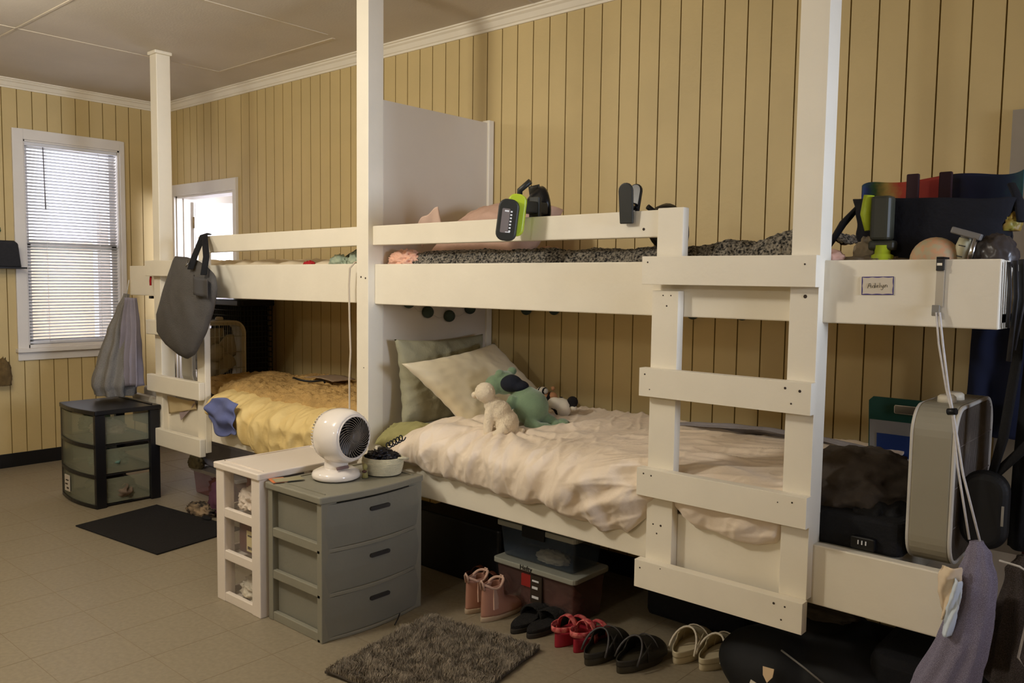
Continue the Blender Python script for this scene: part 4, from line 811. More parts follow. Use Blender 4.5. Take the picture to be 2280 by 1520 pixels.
# ------------------------------------------------------------------ storage carts
def cart(label, x0, x1, y0, y1, h, fm, dm, front, tiers=3, hl=None, topm=None, post=.055, bow=.03, side_m=None, gap=.03, group='three-drawer plastic carts'):
    # front '+x': drawers open towards +x ; '-y': towards -y
    t = thing('drawer_cart', label, 'storage cart', ((x0+x1)/2, (y0+y1)/2, 0), group)
    mb = MB(); tt = .028; th = (h-tt-.02)/tiers; p = post
    if front == '+x': posts = [(x0, y0), (x1-p, y0), (x0, y1-.03), (x1-p, y1-.03)]; pw, pd = p, (.03 if bow else .05)
    if front == '+x' and not bow: posts[2:] = [(x0, y1-.05), (x1-p, y1-.05)]
    else: posts = [(x0, y0), (x1-.03, y0), (x0, y1-p), (x1-.03, y1-p)]; pw, pd = .03, p
    for px, py in posts: mb.box((px, py, 0), (px+pw, py+pd, h-tt))
    for k in range(tiers+1):
        z = .0+k*th
        if k < tiers:
            mb.box((x0+.01, y0+.003, z), (x1-.01, y0+.024, z+gap)).box((x0+.01, y1-.026, z), (x1-.01, y1-.003, z+gap)).box((x0+.003, y0+.01, z+.001), (x0+.02, y1-.01, z+gap-.001))
            mb.box((x0+.02, y0+.02, z+.006), (x1-.02, y1-.02, z+.014))
    if front == '+x' and bow:
        for k in range(tiers):
            f = [(x1-.010+(bow+.012)*math.sin(PI*j/12)**.9, y0+(y1-y0)*j/12) for j in range(13)]+[(x1-.03, y1), (x1-.03, y0)]
            mb.loft([[Vector((x, y, k*th-.002*(k > 0))) for x, y in f], [Vector((x, y, k*th+.014)) for x, y in f]], smooth=False)
    obj('frame', mb, fm, t, bevel=.003)
    # top with a bowed front edge and a recessed panel
    poly = []
    if front == '+x':
        poly = [(x0-.008, y1+.008), (x0-.008, y0-.008), (x1-.0, y0-.008)]+[(x1+.004+bow*math.sin(PI*k/12), y0+(y1-y0)*k/12) for k in range(13)]+[(x1, y1+.008)]
    else:
        poly = [(x1+.008, y0), (x1+.008, y1+.008), (x0-.008, y1+.008), (x0-.008, y0)]+[(x0+(x1-x0)*k/12, y0-.004-bow*math.sin(PI*k/12)) for k in range(13)]
    tp = MB().loft([[Vector((x, y, h-tt)) for x, y in poly], [Vector((x, y, h)) for x, y in poly]], smooth=False)
    obj('top', tp, fm, t, bevel=.005)
    ins = MB()
    if front == '+x':
        for a, b_ in (((x0+.02, y0+.03), (x0+.026, y1-.03)), ((x0+.02, y1-.036), (x1-.02, y1-.03)), ((x0+.02, y0+.03), (x1-.02, y0+.034))): ins.box((a[0], a[1], h), (b_[0], b_[1], h+.004))
    else: ins.box((x0+.03, y1-.04, h), (x1-.03, y1-.03, h+.006))
    obj('top_rib', ins, topm or fm, t)
    for k in range(tiers):
        z0 = k*th+(.016 if front == '+x' and bow else gap*.3); z1 = (k+1)*th-.003+(.015 if k == tiers-1 else 0); dr_ = MB()
        if front == '+x':
            N = 12; A = []; 
            f = [(x1-.004+bow*math.sin(PI*j/N)+.0, y0+.008+(y1-y0-.016)*j/N) for j in range(N+1)]
            b_ = [(x-.012, y) for x, y in reversed(f)]
            dr_.loft([[Vector((x, y, z0)) for x, y in f+b_], [Vector((x+.003, y, (z0+z1)/2)) for x, y in f+b_], [Vector((x, y, z1)) for x, y in f+b_]], smooth=False)
            dr_.box((x0+.02, y0+.028, z0+.01), (x1-.01, y0+.034, z1-.01)).box((x0+.02, y1-.036, z0+.01), (x1-.01, y1-.030, z1-.01)).box((x0+.022, y0+.028, z0+.01), (x0+.026, y1-.03, z1-.01))
        else:
            N = 12
            f = [(x0+.008+(x1-x0-.016)*j/N, y0+.004-bow*math.sin(PI*j/N)) for j in range(N+1)]
            b_ = [(x, y+.008) for x, y in reversed(f)]
            dr_.loft([[Vector((x, y, z0)) for x, y in f+b_], [Vector((x, y, z1)) for x, y in f+b_]], smooth=False)
            dr_.box((x0+.026, y0+.01, z0+.01), (x0+.030, y1-.02, z1-.01)).box((x1-.030, y0+.01, z0+.01), (x1-.026, y1-.02, z1-.01))
        d = obj('drawer', dr_, dm, t)
        if front == '+x' and hl:
            zc = z1-.045; Mk = frame((x1+bow*.95+.003, (y0+y1)/2+.0, zc), (0, 1, .0), (1, 0, 0))
            obj('handle', MB().rbox((-.045, -.008, -.004), (.055, .008, .004), .007, M=Mk), hl, d, label='dark slot handle')
        elif front == '-y':
            obj('drawer_lip', MB().loft([[Vector((x, y-.006, z0-.006)) for x, y in f+b_], [Vector((x, y-.006, z0+.014)) for x, y in f+b_]], smooth=False), fm, d)
    return t
GC = mat('grey_cart_plastic', (134, 130, 114), .5, .04, 6, .05, 60)
GD = mat('grey_drawer_plastic', (126, 123, 110), .5, .05, 6, .08, 90)
cart('grey plastic three-drawer cart with slot handles, holding the round white fan', -2.908, -2.548, 1.850, 2.362, .570, GC, GD, '+x', hl=mat('dark_slot', (48, 46, 44), .5), post=.072, bow=.028, gap=.036)
WC = mat('white_cart_plastic', (224, 212, 198), .4, .02, 5)
CLR = mat('clear_drawer', (170, 160, 150), .15, .02, 5, alpha=.14)
cart('narrow white three-drawer cart with clear drawers, left of the grey cart', -3.262, -2.925, 1.822, 2.32, .602, WC, CLR, '+x', post=.062, bow=0, gap=.040)
BC = mat('black_cart_plastic', (20, 20, 24), .35, .05)
CLG = mat('smoky_drawer', (150, 152, 130), .2, .03, 5, alpha=.42)
cart('black-framed three-drawer cart with smoky clear drawers below the window', -5.535, -5.020, 2.040, 2.43, .590, BC, CLG, '-y', post=.06, bow=.03)
# contents of the carts
WCL = mat('white_clothes', (220, 204, 186), .9, .06, 10)
crumple('clothes_bundle', (-3.08, 1.915, .41), (.10, .06, .10), WCL, 'white clothes in the top drawer of the narrow white cart', 'clothes', 71, .4, n=5)
crumple('clothes_bundle', (-3.14, 1.98, .43), (.10, .06, .12), mat('wine_cloth', (120, 62, 60), .9), 'wine red cloth behind white clothes in the narrow cart', 'clothes', 72, .3)
crumple('clothes_bundle', (-3.06, 1.915, .03), (.11, .06, .09), mat('offwhite_clothes', (206, 196, 176), .9), 'off-white clothes in the bottom drawer of the narrow white cart', 'clothes', 73, .4, n=5)
PB = thing('snack_box', 'dark packet with yellow label in the middle drawer of the narrow cart', 'packet', (-3.06, 1.87, .24))
obj('packet', MB().rbox((-3.15, 1.862, .225), (-2.97, 1.91, .355), .01, axis=1), mat('dark_packet', (52, 46, 52), .5, rgb2=(88, 40, 36), scale=6), PB, bevel=.006)
obj('packet_label', MB().box((-3.085, 1.859, .240), (-3.02, 1.862, .328)), mat('yellow_label', (226, 210, 156), .6), PB)
obj('print', MB().box((-3.075, 1.8575, .305), (-3.03, 1.859, .311)).box((-3.075, 1.8575, .250), (-3.055, 1.859, .262)).box((-3.05, 1.8575, .250), (-3.035, 1.859, .262)), mat('print_dark', (50, 40, 30), .6), PB)
crumple('clothes_bundle', (-5.23, 2.20, .42), (.13, .09, .08), mat('peach_clothes', (222, 196, 170), .9), 'peach cloth in the top drawer of the black-framed cart', 'clothes', 75, .35)
crumple('clothes_bundle', (-5.40, 2.20, .42), (.09, .09, .11), mat('leaf_clothes', (112, 122, 80), .9), 'green cloth at the left of the top drawer in the black-framed cart', 'clothes', 76, .3)
crumple('clothes_bundle', (-5.18, 2.18, .23), (.12, .10, .09), mat('teal_clothes', (96, 128, 116), .9), 'teal cloth in the middle drawer of the black-framed cart', 'clothes', 77, .35)
crumple('clothes_bundle', (-5.24, 2.22, .035), (.20, .12, .12), mat('brown_clothes', (118, 100, 84), .9), 'brown clothes in the bottom drawer of the black-framed cart', 'clothes', 78, .3)
ST = thing('sticker', 'white product sticker on the bottom drawer of the black-framed cart', 'sticker', (-5.33, 2.0, .1))
obj('paper', MB().box((-5.40, 2.006, .06), (-5.33, 2.010, .16)), mat('sticker_white', (200, 190, 176), .6), ST)
obj('print', MB().box((-5.39, 2.0045, .10), (-5.355, 2.006, .108)).box((-5.38, 2.0045, .125), (-5.34, 2.006, .132)).box((-5.37, 2.0045, .075), (-5.34, 2.006, .085)), mat('print_dark', (50, 40, 30), .6), ST)

# ------------------------------------------------------------------ on the grey cart
FN = thing('desk_fan', 'round glossy white air circulator fan with dark spiral grille', 'fan', (-2.755, 2.075, .574))
GW = mat('gloss_white', (236, 226, 214), .12, .01, 3, coat=.4)
bz = .5735; bxy = (-2.755, 2.075)
obj('base', MB().lathe([(.090, 0), (.099, .006), (.100, .018), (.094, .030), (.070, .040), (.055, .044), (.0, .044)], Matrix.Translation((*bxy, bz)), 48), GW, FN)
rings = []
for z, rx, ry in ((.036, .062, .052), (.05, .054, .046), (.07, .052, .044), (.095, .062, .05), (.115, .07, .055)):
    rings.append([Vector((bxy[0]+rx*math.cos(2*PI*k/32), bxy[1]+ry*math.sin(2*PI*k/32), bz+z)) for k in range(32)])
obj('neck', MB().loft(rings), GW, FN)
obj('control_strip', MB().rbox((-.004, -.028, -.006), (.004, .028, .006), .003, M=frame((bxy[0]+.062, bxy[1]-.015, bz+.052), (.9, -.1, .4), (-.4, 0, .9))), mat('mauve_strip', (120, 96, 92), .5), FN)
c0 = Vector((-2.738, 2.085, bz+.176)); Ma = frame(c0, (0, 0, 1), (1, .10, .02))
prof = [(.088, .078), (.096, .072), (.104, .052), (.110, .025), (.1115, 0), (.110, -.02), (.105, -.045), (.100, -.055)]
obj('shell', MB().lathe(prof, Ma, 56, cap=False), GW, FN, thick=.004)
obj('front_rim', MB().tube([Ma@Vector((.086*math.cos(2*PI*k/48), .086*math.sin(2*PI*k/48), .079)) for k in range(48)], .0035, 8, closed=True), GW, FN)
GRD = mat('grille_dark', (58, 52, 48), .35, .04)
mb = MB()
for k in range(30):
    a0 = 2*PI*k/30; pts = []
    for j in range(11):
        s = j/10; r = .020+.065*s; a_ = a0+1.15*s**.9; pts.append(Ma@Vector((r*math.cos(a_), r*math.sin(a_), .080+.010*(1-s)**.5)))
    mb.tube(pts, .0015, 5)
obj('front_grille', mb, mat('grille_grey', (128, 118, 106), .35), FN)
obj('grille_hub', MB().lathe([(.023, .078), (.023, .090), (.018, .093), (.0, .0935)], Ma, 28), mat('hub_grey', (92, 86, 80), .4), FN)
obj('inner_duct', MB().lathe([(.084, .076), (.080, .04), (.078, -.03), (.0, -.032)], Ma, 32, cap=False), mat('duct_dark', (24, 22, 22), .6), FN)
for k in range(5):
    Mk = Ma@Matrix.Rotation(2*PI*k/5, 4, 'Z'); obj('blade', MB().grid(lambda a, b: Mk@Vector((.018+.056*a, (-.022+.05*b)*(.7+.6*a), .045+.03*(b-.5))), 8, 6), mat('blade_grey', (60, 56, 54), .4), FN, thick=.002)
mb = MB()
for k in range(44):
    a_ = 2*PI*k/44; mb.tube([Ma@Vector((r*math.cos(a_), r*math.sin(a_), z)) for r, z in ((.101, -.052), (.098, -.066), (.088, -.080), (.06, -.09), (.03, -.094))], .0022, 5)
obj('rear_grille', mb, GW, FN)
obj('rear_dark', MB().lathe([(.094, -.050), (.090, -.066), (.08, -.075), (.0, -.085)], Ma, 32, cap=False), mat('duct_dark', (24, 22, 22), .6), FN)
obj('carry_tab', MB().rbox((-.018, -.012, -.006), (.018, .012, .006), .006, M=frame(c0+Vector((-.075, -.01, .088)), (1, 0, .4), (-.4, 0, 1))), GW, FN, bevel=.003)
# rope basket
RB = thing('rope_basket', 'low cream coiled rope basket with dark contents on the grey cart', 'basket', (-2.685, 2.285, .574))
ROP = mat('cream_rope', (206, 198, 168), .9, .06, 30, .3, 120)
mb = MB(); cb_ = Vector((-2.683, 2.262, bz+.005))
for k in range(12):
    z = k*.0058; r = .076+.010*math.sin(min(1, k/9)*PI/2)-.004*max(0, k-8)/3
    mb.tube([cb_+Vector((r*math.cos(2*PI*j/40)*1.05, r*math.sin(2*PI*j/40)*.95, z)) for j in range(40)], .0038, 6, closed=True)
mb.lathe([(.074, 0), (.0, .001)], Matrix.Translation(cb_), 30, cap=False)
obj('coiled_wall', mb, ROP, RB)
obj('side_handle', MB().tube([cb_+Vector((.07, .045, .066)), cb_+Vector((.098, .055, .062)), cb_+Vector((.095, .035, .066)), cb_+Vector((.08, .015, .066))], .0055, 7), ROP, RB)
crumple('scrunchie', (-2.685, 2.262, bz+.045), (.07, .062, .055), mat('black_glossy_cloth', (26, 22, 26), .4, .2, 30), 'black tangle of hair ties filling the rope basket', 'hair ties', 81, .45, n=5)
mb = MB(); pts = []
for k in range(60):
    t = k/59; a_ = t*2*PI*5; pts.append((-2.70+.07*t+.004*math.cos(a_), 2.30+.03*t+.010*math.cos(a_), bz+.105+.045*t+.014*math.sin(a_)))
mb.tube(pts, .0028, 6)
solo('coil_hair_tie', mb, BLACK, 'black spiral coil standing up from the rope basket', 'hair tie')
solo('cushion', pillow(.26, .16, .09, frame((-2.86, 2.54, .675), (1, .1, 0), (-.1, -.5, 1)), 14), mat('lime_pale_case', (158, 152, 100), .85), 'pale lime cushion corner between the middle post and cream duvet', 'cushion')
BKt = thing('booklet', 'booklet with grey cover and orange page on the grey cart corner', 'booklet', (-2.87, 1.93, .575))
Mk = frame((-2.895, 1.885, .5735), (.35, 1, 0), (0, 0, 1))
obj('cover', MB().box((-.02, -.06, .003), (.095, .0, .0055), M=Mk), mat('khaki_cover', (150, 142, 112), .6), BKt)
obj('orange_page', MB().box((-.03, -.055, .0), (.03, .02, .003), M=Mk), mat('orange_page', (206, 120, 70), .6), BKt)
fg = thing('figurine', 'tiny yellow and brown figurine between the fan and rope basket', 'figurine', (-2.70, 2.16, .574))
obj('body', MB().ball((-2.668, 2.155, bz+.045), (.010, .010, .014), n=14).lathe([(.014, 0), (.010, .02), (.006, .034)], Matrix.Translation((-2.668, 2.155, bz)), 12), mat('fig_yellow', (150, 140, 84), .6), fg)
obj('feet', MB().ball((-2.660, 2.145, bz+.028), (.012, .010, .006), n=12), mat('fig_brown', (80, 52, 44), .6), fg)

# ------------------------------------------------------------------ floor things
MAT_ = MB(); c4 = [(-4.768, 1.82), (-3.983, 1.902), (-4.06, 2.42), (-4.86, 2.325)]
MAT_.loft([[Vector((x, y, .001)) for x, y in c4], [Vector((x, y, .008)) for x, y in c4]], smooth=False)
solo('doormat', MAT_, mat('black_mat', (20, 17, 17), .95, .2, 80, .6, 200), 'flat black doormat on the floor by the narrow white cart', 'mat', bevel=.002)
solo('sock', MB().ball((-4.36, 2.375, .014), (.045, .02, .012), n=16), BLACKF, 'small black bump of cloth on the back edge of the doormat', 'cloth')
# shaggy rug
RG = thing('shaggy_rug', 'grey brown shaggy rug on the floor in front of the shoes', 'rug', (-2.1, 2.03, 0))
RC = [Vector((-2.42, 2.29)), Vector((-1.90, 2.37)), Vector((-1.80, 1.80)), Vector((-2.34, 1.71))]
def rugp(a, b): p = RC[0].lerp(RC[1], a); q = RC[3].lerp(RC[2], a); r = q.lerp(p, b); return r
RUGM = mat('shag_base', (74, 66, 56), .95, .2, 20)
obj('backing', MB().grid(lambda a, b: Vector((*rugp(a, b), .010+.006*nz(a*6, b*6))), 20, 20), RUGM, RG, thick=.008)
mb = MB(); rnd = random.Random(3)
for k in range(26000):
    a, b = rnd.random(), rnd.random(); a = min(1.01, max(-.01, a+rnd.gauss(0, .004))); p = rugp(a, b)
    cl = nz(p.x*22, p.y*22, 1); cl2 = nz(p.x*22, p.y*22, 9); L = .026+.010*cl; dx = .012*cl2+rnd.gauss(0, .005); dy = .014*cl+rnd.gauss(0, .005); w = .0012; an = rnd.random()*PI
    wx, wy = w*math.cos(an), w*math.sin(an); z0 = .010
    mb.add([(p.x-wx, p.y-wy, z0), (p.x+wx, p.y+wy, z0), (p.x+wx*.9+dx*.5, p.y+wy*.9+dy*.5, z0+L*.6), (p.x-wx*.9+dx*.5, p.y-wy*.9+dy*.5, z0+L*.6), (p.x+dx*1.3, p.y+dy*1.3, z0+L*.9)], [(0, 1, 2, 3), (3, 2, 4)])
obj('pile', mb, mat('shag_pile', (150, 138, 120), .95, .3, 30), RG, kind='stuff')

# ---- shoes: local frame x = width, y = heel to toe, z up
def foot_outline(L, Wd, n=36):
    pts = []
    for k in range(n):
        t = 2*PI*k/n; s = (1-math.cos(t))/2          # 0 heel .. 1 toe
        w = Wd*(.34+.20*math.sin(min(1, s*1.15)*PI*.62)) ; side = math.sin(t)
        x = side*w*(1-.10*math.exp(-((s-.42)/.15)**2)); y = L*s; pts.append((x, y))
    return pts
def xform(x, y, ang, z=0): return Matrix.Translation((x, y, z))@Matrix.Rotation(ang, 4, 'Z')
def sole_mb(L, Wd, z0, z1, M, grow=1.0, n=36):
    o_ = foot_outline(L, Wd, n); cy = L/2
    r = lambda g, z: [M@Vector((x*g, cy+(y-cy)*(1+(g-1)*.4), z)) for x, y in o_]
    return MB().loft([r(grow*.96, z0), r(grow, z0+.003), r(grow, z1-.003), r(grow*.97, z1)])
def upper_mb(L, Wd, s0, s1, h0, h1, zb, M, n=22, m=12, toe=True, wide=1.0):
    # arch of leather from heelwards station s0 to toe s1; heights h0 -> h1
    def fn(a, b):
        s = s0+(s1-s0)*a; w = Wd*(.34+.20*math.sin(min(1, s*1.15)*PI*.62))*wide*math.sqrt(max(0, 1-max(0, (s-.78)/(1.0-.78))**2)) if s > .5 else Wd*(.34+.20*math.sin(min(1, s*1.15)*PI*.62))*wide
        h = (h0+(h1-h0)*a)*(math.sqrt(max(0, 1-((a-.7)/.3)**2)) if (toe and a > .7) else 1); t = PI*b
        return M@Vector((-w*math.cos(t), L*s+ (0 if a > .0 else 0), zb+max(.0, h)*math.sin(t)**.8))
    return MB().grid(fn, n, m)
def clog(x, y, ang, m, ms, label, group, L=.255, Wd=.105, strap=None):
    t = thing('clog', label, 'shoe', (x, y, 0), group); M = xform(x, y, ang)
    obj('sole', sole_mb(L, Wd, 0, .030, M), ms, t)
    o_ = foot_outline(L, Wd, 48); mb = MB(); A = []; B_ = []
    # rim round the heel, rising forward into the upper
    ring1 = []; ring2 = []
    for px, py in o_:
        s = py/L; rise = .022+.045*sstep(.30, .52, s); ring1.append((px, py, .026)); ring2.append((px*.98, py, .026+rise if s < .55 else .07))
    idx = [i for i, (px, py) in enumerate(o_) if py/L < .5]
    idx = sorted(idx, key=lambda i: (i+24) % 48)
    def fn(a, b):
        i = idx[int(round(a*(len(idx)-1)))]; p1 = ring1[i]; p2 = ring2[i]; return M@Vector([p1[j]+(p2[j]-p1[j])*b for j in range(3)])
    obj('heel_rim', MB().grid(fn, len(idx)-1, 4), m, t, thick=.004)
    obj('upper', upper_mb(L, Wd, .42, .995, .082, .040, .024, M), m, t, thick=.004)
    mb = MB(); w = Wd*.5
    mb.tube([M@Vector((-w*.99*math.cos(PI*k/14), L*(.43-.25*(1-math.sin(PI*k/14))), .030+.078*math.sin(PI*k/14)**.8)) for k in range(15)], .0042, 6)
    obj('edge_piping', mb, strap or m, t)
    mb = MB()
    for s, hh in ((.66, .066),): mb.tube([M@Vector((-w*1.02*math.cos(PI*k/12), L*s, .03+hh*math.sin(PI*k/12)**.8)) for k in range(13)], .0028, 6)
    obj('instep_strap', mb, strap or m, t)
    return t
WS = mat('white_clog', (196, 182, 150), .5, .03); WSt = mat('white_clog_piping', (214, 202, 180), .5)
clog(-1.466, 2.622, math.radians(2), WS, WS, 'left cream clog of the pair beside the black backpack', 'pairs of clogs', strap=WSt)
clog(-1.372, 2.640, math.radians(-6), WS, WS, 'right cream clog of the pair beside the black backpack', 'pairs of clogs', strap=WSt)
DC = mat('dark_olive_clog', (44, 40, 32), .6, .08); DS = mat('dark_clog_sole', (56, 50, 36), .6); DSt = mat('dark_clog_strap', (60, 56, 54), .5)
clog(-1.70, 2.39, math.radians(1), DC, DS, 'left dark olive clog of the pair in front of the cream clogs', 'pairs of clogs', strap=DSt)
clog(-1.582, 2.42, math.radians(-6), DC, DS, 'right dark olive clog of the pair in front of the cream clogs', 'pairs of clogs', strap=DSt)
def slipper(x, y, label):
    t = thing('slipper', label, 'shoe', (x, y, 0), 'black fur slippers'); M = xform(x, y, math.radians(2)); L = .25; Wd = .098
    obj('sole', sole_mb(L, Wd, 0, .020, M), mat('slipper_sole', (48, 42, 34), .8), t)
    fb = MB().ball((0, 0, 0), (.044, .055, .03), n=20); mb = sole_mb(L, Wd, .018, .034, M, .97); fm = mat('black_fur', (28, 26, 24), .95, .3, 60, .8, 160)
    obj('footbed', mb, fm, t)
    mb = upper_mb(L, Wd, .50, .98, .055, .035, .022, M); mb.v = [tuple(Vector(v)+Vector((nz(v[0]*140, v[1]*140, v[2]*140), nz(v[0]*150, v[1]*130, 3), nz(v[0]*120, v[1]*150, 7)))*.003) for v in mb.v]
    obj('upper', mb, fm, t, thick=.008)
slipper(-2.077, 2.41, 'left black fur slipper between the pink boots and red sandals')
slipper(-2.002, 2.42, 'right black fur slipper between the pink boots and red sandals')
def sandal(x, y, sm, stm, label, group, name='sandal', two=True, ang=0):
    t = thing(name, label, 'shoe', (x, y, 0), group); M = xform(x, y, ang); L = .25; Wd = .092
    o_ = foot_outline(L, Wd); 
    rings = []
    for z, g in ((0, .95), (.004, 1), (.035, 1.0), (.040, .96)):
        rings.append([M@Vector((px*g, py, z*(1.35-.7*py/L))) for px, py in o_])
    obj('sole', MB().loft(rings), sm, t)
    for s, h in ((.30, .075), (.62, .055))[:2 if two else 1]:
        def fn(a, b): 
            th = PI*a; return M@Vector((-.047*math.cos(th), L*(s-.05+.10*b), .035*(1.35-.7*s)-.01+h*math.sin(th)**.8))
        obj('strap', MB().grid(fn, 16, 4), stm, t, thick=.004)
    obj('heel_strap', MB().grid(lambda a, b: M@Vector((-.044*math.cos(PI*a), L*.30-.085*math.sin(PI*a), .058+.020*b+.006*math.sin(PI*a))), 18, 2), stm, t, thick=.004)
    return t
RS = mat('red_sole', (150, 28, 44), .6, .06); RST = mat('red_pattern_strap', (166, 36, 52), .7, rgb2=(214, 120, 110), scale=70)
for a_, b_, lb in ((-1.875, 2.435, 'left red patterned sandal beside the black fur slippers'), (-1.795, 2.447, 'right red patterned sandal beside the dark olive clogs')):
    sandal(a_, b_, RS, RST, lb, 'red sandals')
OS = mat('orange_sole', (96, 52, 28), .7, .2); OST = mat('brown_orange_strap', (118, 58, 24), .7, rgb2=(70, 36, 26), scale=20)
sandal(-2.50, 2.60, mat('black_sole', (26, 24, 22), .8), OST, 'left brown and orange sandal in the shade by the grey cart', 'brown sandals')
sandal(-2.41, 2.58, mat('black_sole', (26, 24, 22), .8), OST, 'right brown and orange sandal just left of the pink boots', 'brown sandals')
def boot(x, y, label):
    t = thing('rain_boot', label, 'shoe', (x, y, 0), 'dusty pink ankle rain boots'); M = xform(x, y, math.radians(1)); L = .265; Wd = .098
    pk = mat('dusty_pink_rubber', (176, 128, 108), .45, .04); pk2 = mat('pale_pink_trim', (206, 170, 150), .5); so = mat('boot_sole', (182, 160, 134), .6)
    obj('sole', sole_mb(L, Wd, 0, .022, M), so, t)
    # upper: stacked rings from the sole to the ankle
    rings = []; base = foot_outline(L, Wd*.95, 36)
    for k in range(13):
        q = k/12; z = .020+.125*q; Lk = L*(.97-.50*sstep(.05, .55, q)-.03*q); Wk = 1-.30*sstep(.1, .6, q); o0 = .006+.004*q
        rings.append([M@Vector((px*Wk, o0+py/L*Lk, z+(.030*sstep(.2, .9, 1-py/L)*0))) for px, py in base])
    obj('upper', MB().loft(rings, cap=False), pk, t, thick=.004)
    top = [Vector((M.inverted()@p)) for p in rings[-1]]
    mb = MB(); mb.tube([M@Vector((p.x, p.y, p.z+.012*math.cos((p.y/(L*.45))*2*PI))) for p in top], .006, 8, closed=True); obj('collar', mb, pk2, t)
    obj('pull_tab', MB().tube([M@Vector((-.008, .008, .135)), M@Vector((-.007, .001, .165)), M@Vector((0, -.001, .175)), M@Vector((.007, .001, .165)), M@Vector((.008, .008, .135))], .006, 8, flat=.6), pk2, t)
    obj('pull_tab', MB().tube([M@Vector((-.008, L*.46, .140)), M@Vector((-.006, L*.48, .165)), M@Vector((.006, L*.48, .165)), M@Vector((.008, L*.46, .14))], .006, 8, flat=.6), pk2, t)
    for sx in (1, -1):
        Mg = M@Matrix.Translation((sx*.0335, L*.20, .05)); obj('side_gore', MB().add([Mg@Vector((0, -.012, 0)), Mg@Vector((0, .022, 0)), Mg@Vector((-sx*.006, .040, .09)), Mg@Vector((-sx*.006, -.010, .09))], [(0, 1, 2, 3)]), pk2, t, thick=.006)
boot(-2.345, 2.425, 'left dusty pink ankle rain boot under the bunk')
boot(-2.24, 2.408, 'right dusty pink ankle rain boot under the bunk')

# ------------------------------------------------------------------ under the beds
def bin_(x0, x1, y0, y1, z0, h, bodym, lidm, label, group, latch=None):
    t = thing('storage_bin', label, 'storage bin', ((x0+x1)/2, (y0+y1)/2, z0), group); i = .02
    r = lambda a, z: [Vector(p) for p in ((x0+a, y0+a, z), (x1-a, y0+a, z), (x1-a, y1-a, z), (x0+a, y1-a, z))]
    obj('tub', MB().loft([r(i, z0), r(.008, z0+h)], smooth=False), bodym, t, bevel=.012)
    obj('lid', MB().rbox((x0-.006, y0-.006, z0+h), (x1+.006, y1+.006, z0+h+.022), .02), lidm, t, bevel=.004)
    if latch: 
        xm = (x0+x1)/2; obj('latch', MB().box((xm-.06, y0-.014, z0+h-.02), (xm+.06, y0-.002, z0+h+.026)), latch, t, bevel=.003)
    return t
TBm = mat('clear_tub', (110, 84, 78), .25, .1, 6, alpha=.55); LDm = mat('clear_lid', (150, 150, 138), .2, .03)
B1 = bin_(-2.345, -1.915, 2.60, 2.84, 0, .185, TBm, LDm, 'lower clear storage bin under the nearer bunk with a grey lid', 'under-bed bins')
Mt = frame((-2.16, 2.592, .190), (1, 0, 0), (0, -1, 0))
fc = bpy.data.curves.new('brand_text', 'FONT'); fc.body = 'Hefty'; fc.size = .030; fc.extrude = .0004; fc.align_x = 'CENTER'
tmp = bpy.data.objects.new('tmp_text', fc); COL.objects.link(tmp); dg = bpy.context.evaluated_depsgraph_get(); tm = bpy.data.meshes.new_from_object(tmp.evaluated_get(dg)); bpy.data.objects.remove(tmp)
mb = MB(); mb.add([Mt@v.co for v in tm.vertices], [tuple(p.vertices) for p in tm.polygons]); obj('lettering', mb, BLACK, B1)
obj('tub_label', MB().box((-2.14, 2.600, .06), (-2.08, 2.608, .175), mi=0).box((-2.19, 2.600, .12), (-2.14, 2.608, .17), mi=1).box((-2.13, 2.598, .15), (-2.095, 2.601, .157), mi=2).box((-2.13, 2.598, .12), (-2.10, 2.601, .13), mi=2).box((-2.13, 2.598, .08), (-2.095, 2.601, .09), mi=2), [mat('print_dark', (50, 40, 30), .6), mat('red_label', (150, 40, 34), .6), mat('white_marks', (230, 230, 230), .5)], B1, label='dark and red product label')
B2 = bin_(-2.345, -1.93, 2.62, 2.84, .209, .135, mat('clear_tub_blue', (70, 80, 92), .25, .2, 6, alpha=.5), LDm, 'upper clear storage bin under the nearer bunk, black latch in front', 'under-bed bins', BLACK)
crumple('papers', (-2.10, 2.70, .214), (.08, .04, .05), mat('cream_paper', (214, 206, 180), .8), 'cream papers inside the upper clear storage bin', 'papers', 91, .3)
crumple('clothes_bundle', (-2.12, 2.72, .01), (.15, .08, .12), mat('rust_clothes', (104, 60, 50), .9), 'rust coloured clothes inside the lower clear storage bin', 'clothes', 92, .3)
solo('under_bed_case', MB().rbox((-1.80, 2.95, 0), (-1.36, 3.2, .30), .03), BLACKF, 'long black case pushed back under the nearer bunk', 'case', bevel=.02)
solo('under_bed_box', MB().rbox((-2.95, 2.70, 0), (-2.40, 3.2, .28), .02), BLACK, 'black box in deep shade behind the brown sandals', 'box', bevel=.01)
# black backpack at the lower right
BPk = thing('backpack', 'large black backpack on the floor at the lower right under the bunk', 'backpack', (-1.05, 2.65, 0))
def bpd(v): return .008*nz(v.x*9, v.y*9, v.z*9)
fused('bag_body', [('s', (-1.08, 2.62, .12), (.20, .17, .13)), ('s', (-.86, 2.66, .13), (.20, .18, .14)), ('s', (-1.0, 2.78, .2), (.2, .15, .13))], .014, mat('backpack_black', (14, 14, 15), .75, .2, 10), BPk, 6, disp=bpd)
obj('piping', MB().tube([(-1.02, 2.50, .235), (-.93, 2.47, .215), (-.84, 2.455, .18)], .0035, 6), mat('grey_piping', (110, 106, 100), .5), BPk, label='grey piping')
def leafy(x, y, z, r, ang):
    return MB().prism([(0, 0), (.016, .02), (.018, .045), (-.018, .045), (-.015, .02)], .004, frame((x, y, z), (math.cos(ang), 0, math.sin(ang)), (0, -1, .3)))
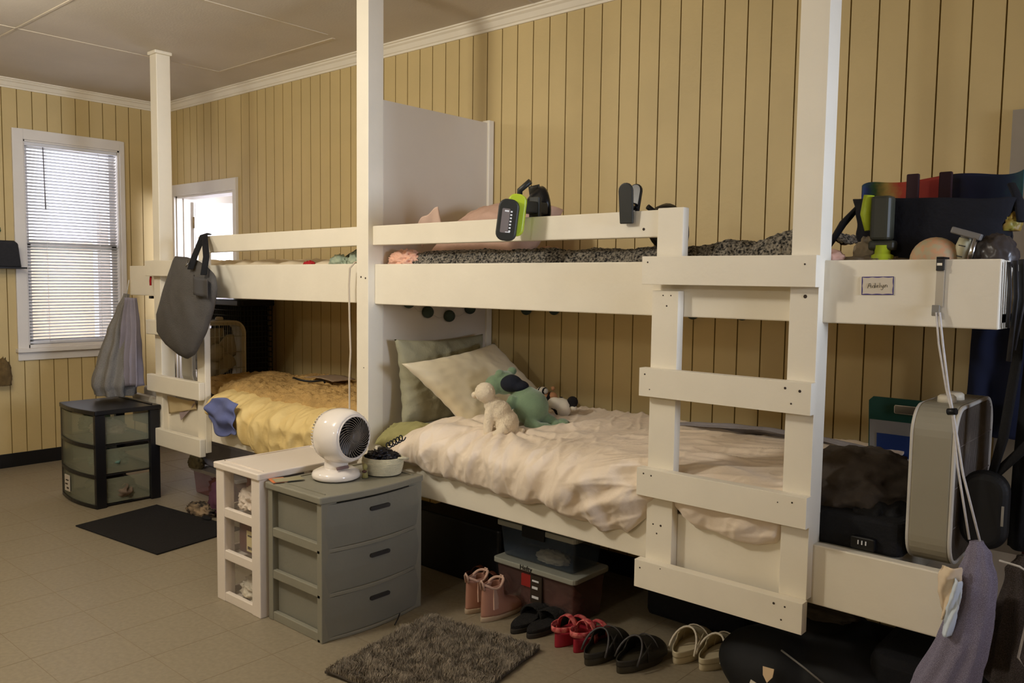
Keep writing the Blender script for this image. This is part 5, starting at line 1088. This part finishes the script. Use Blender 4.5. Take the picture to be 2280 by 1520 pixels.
solo('ribbon', leafy(-1.02, 2.40, .165, 1, .05), mat('cream_ribbon', (214, 186, 148), .7), 'cream ribbon tag sticking up in front of the black backpack', 'ribbon')
solo('ribbon', leafy(-1.03, 2.39, .135, 1, 1.4), mat('white_ribbon', (206, 196, 178), .7), 'white ribbon tag lying below the cream ribbon', 'ribbon')
crumple('clothes_bundle', (-.98, 2.72, .30), (.11, .08, .06), mat('grey_clothes', (74, 68, 60), .9), 'grey cloth on top of the black backpack', 'clothes', 95, .3)
crumple('clothes_bundle', (-1.17, 2.66, .30), (.05, .04, .05), mat('olive_clothes', (58, 66, 44), .9), 'olive cloth beside grey cloth on the black backpack', 'clothes', 96, .2)
solo('duffel_bag', MB().rbox((-.78, 2.55, 0), (-.42, 3.1, .30), .06, seg=5), BLACKF, 'black duffel bag under the right end of the nearer bunk', 'bag', bevel=.04)
# left under-bed storage
bin_(-5.0, -4.45, 2.62, 3.1, 0, .15, mat('pink_tub', (150, 100, 100), .3, .2, 8, alpha=.5), mat('clear_lid_white', (170, 164, 160), .25), 'wide clear bin full of pink things under the farther bunk', 'far under-bed bins')
crumple('clothes_bundle', (-4.75, 2.76, .01), (.20, .10, .12), mat('pink_clothes', (168, 98, 104), .9, rgb2=(120, 70, 90), scale=12), 'pink things inside the wide clear bin', 'clothes', 97, .3)
crumple('clothes_bundle', (-4.42, 2.52, 0), (.10, .08, .22), mat('plum_clothes', (88, 52, 70), .9), 'plum coloured cloth beside the wide clear bin', 'clothes', 98, .2)
bin_(-5.0, -4.2, 2.66, 3.1, .18, .16, mat('pale_tub', (150, 148, 160), .4, .1, 6), mat('pale_lid', (160, 156, 168), .4), 'pale lilac storage bin stacked on the wide clear bin', 'far under-bed bins')
crumple('grey_bag', (-4.93, 2.62, .175), (.07, .04, .09), mat('khaki_cloth', (110, 100, 74), .9), 'khaki pouch in front of the pale lilac bin', 'pouch', 99, .2)
crumple('clothes_bundle', (-4.50, 2.42, 0), (.12, .06, .07), mat('mixed_cloth', (40, 34, 30), .9, rgb2=(150, 128, 100), scale=18), 'black and tan cloth heap on the floor behind the doormat', 'clothes', 100, .35)
solo('floor_cord', MB().tube([(-3.30, 1.87, .10), (-3.315, 1.86, .06), (-3.30, 1.85, .02), (-3.28, 1.84, .004)], .003, 6), BLACK, 'black cord looping behind the narrow white cart', 'cord')
solo('floor_cord', MB().tube([(-2.50, 2.20, .03), (-2.49, 2.18, .015), (-2.475, 2.15, .004)], .0025, 6), BLACK, 'thin dark cord end on the floor by the grey cart', 'cord')
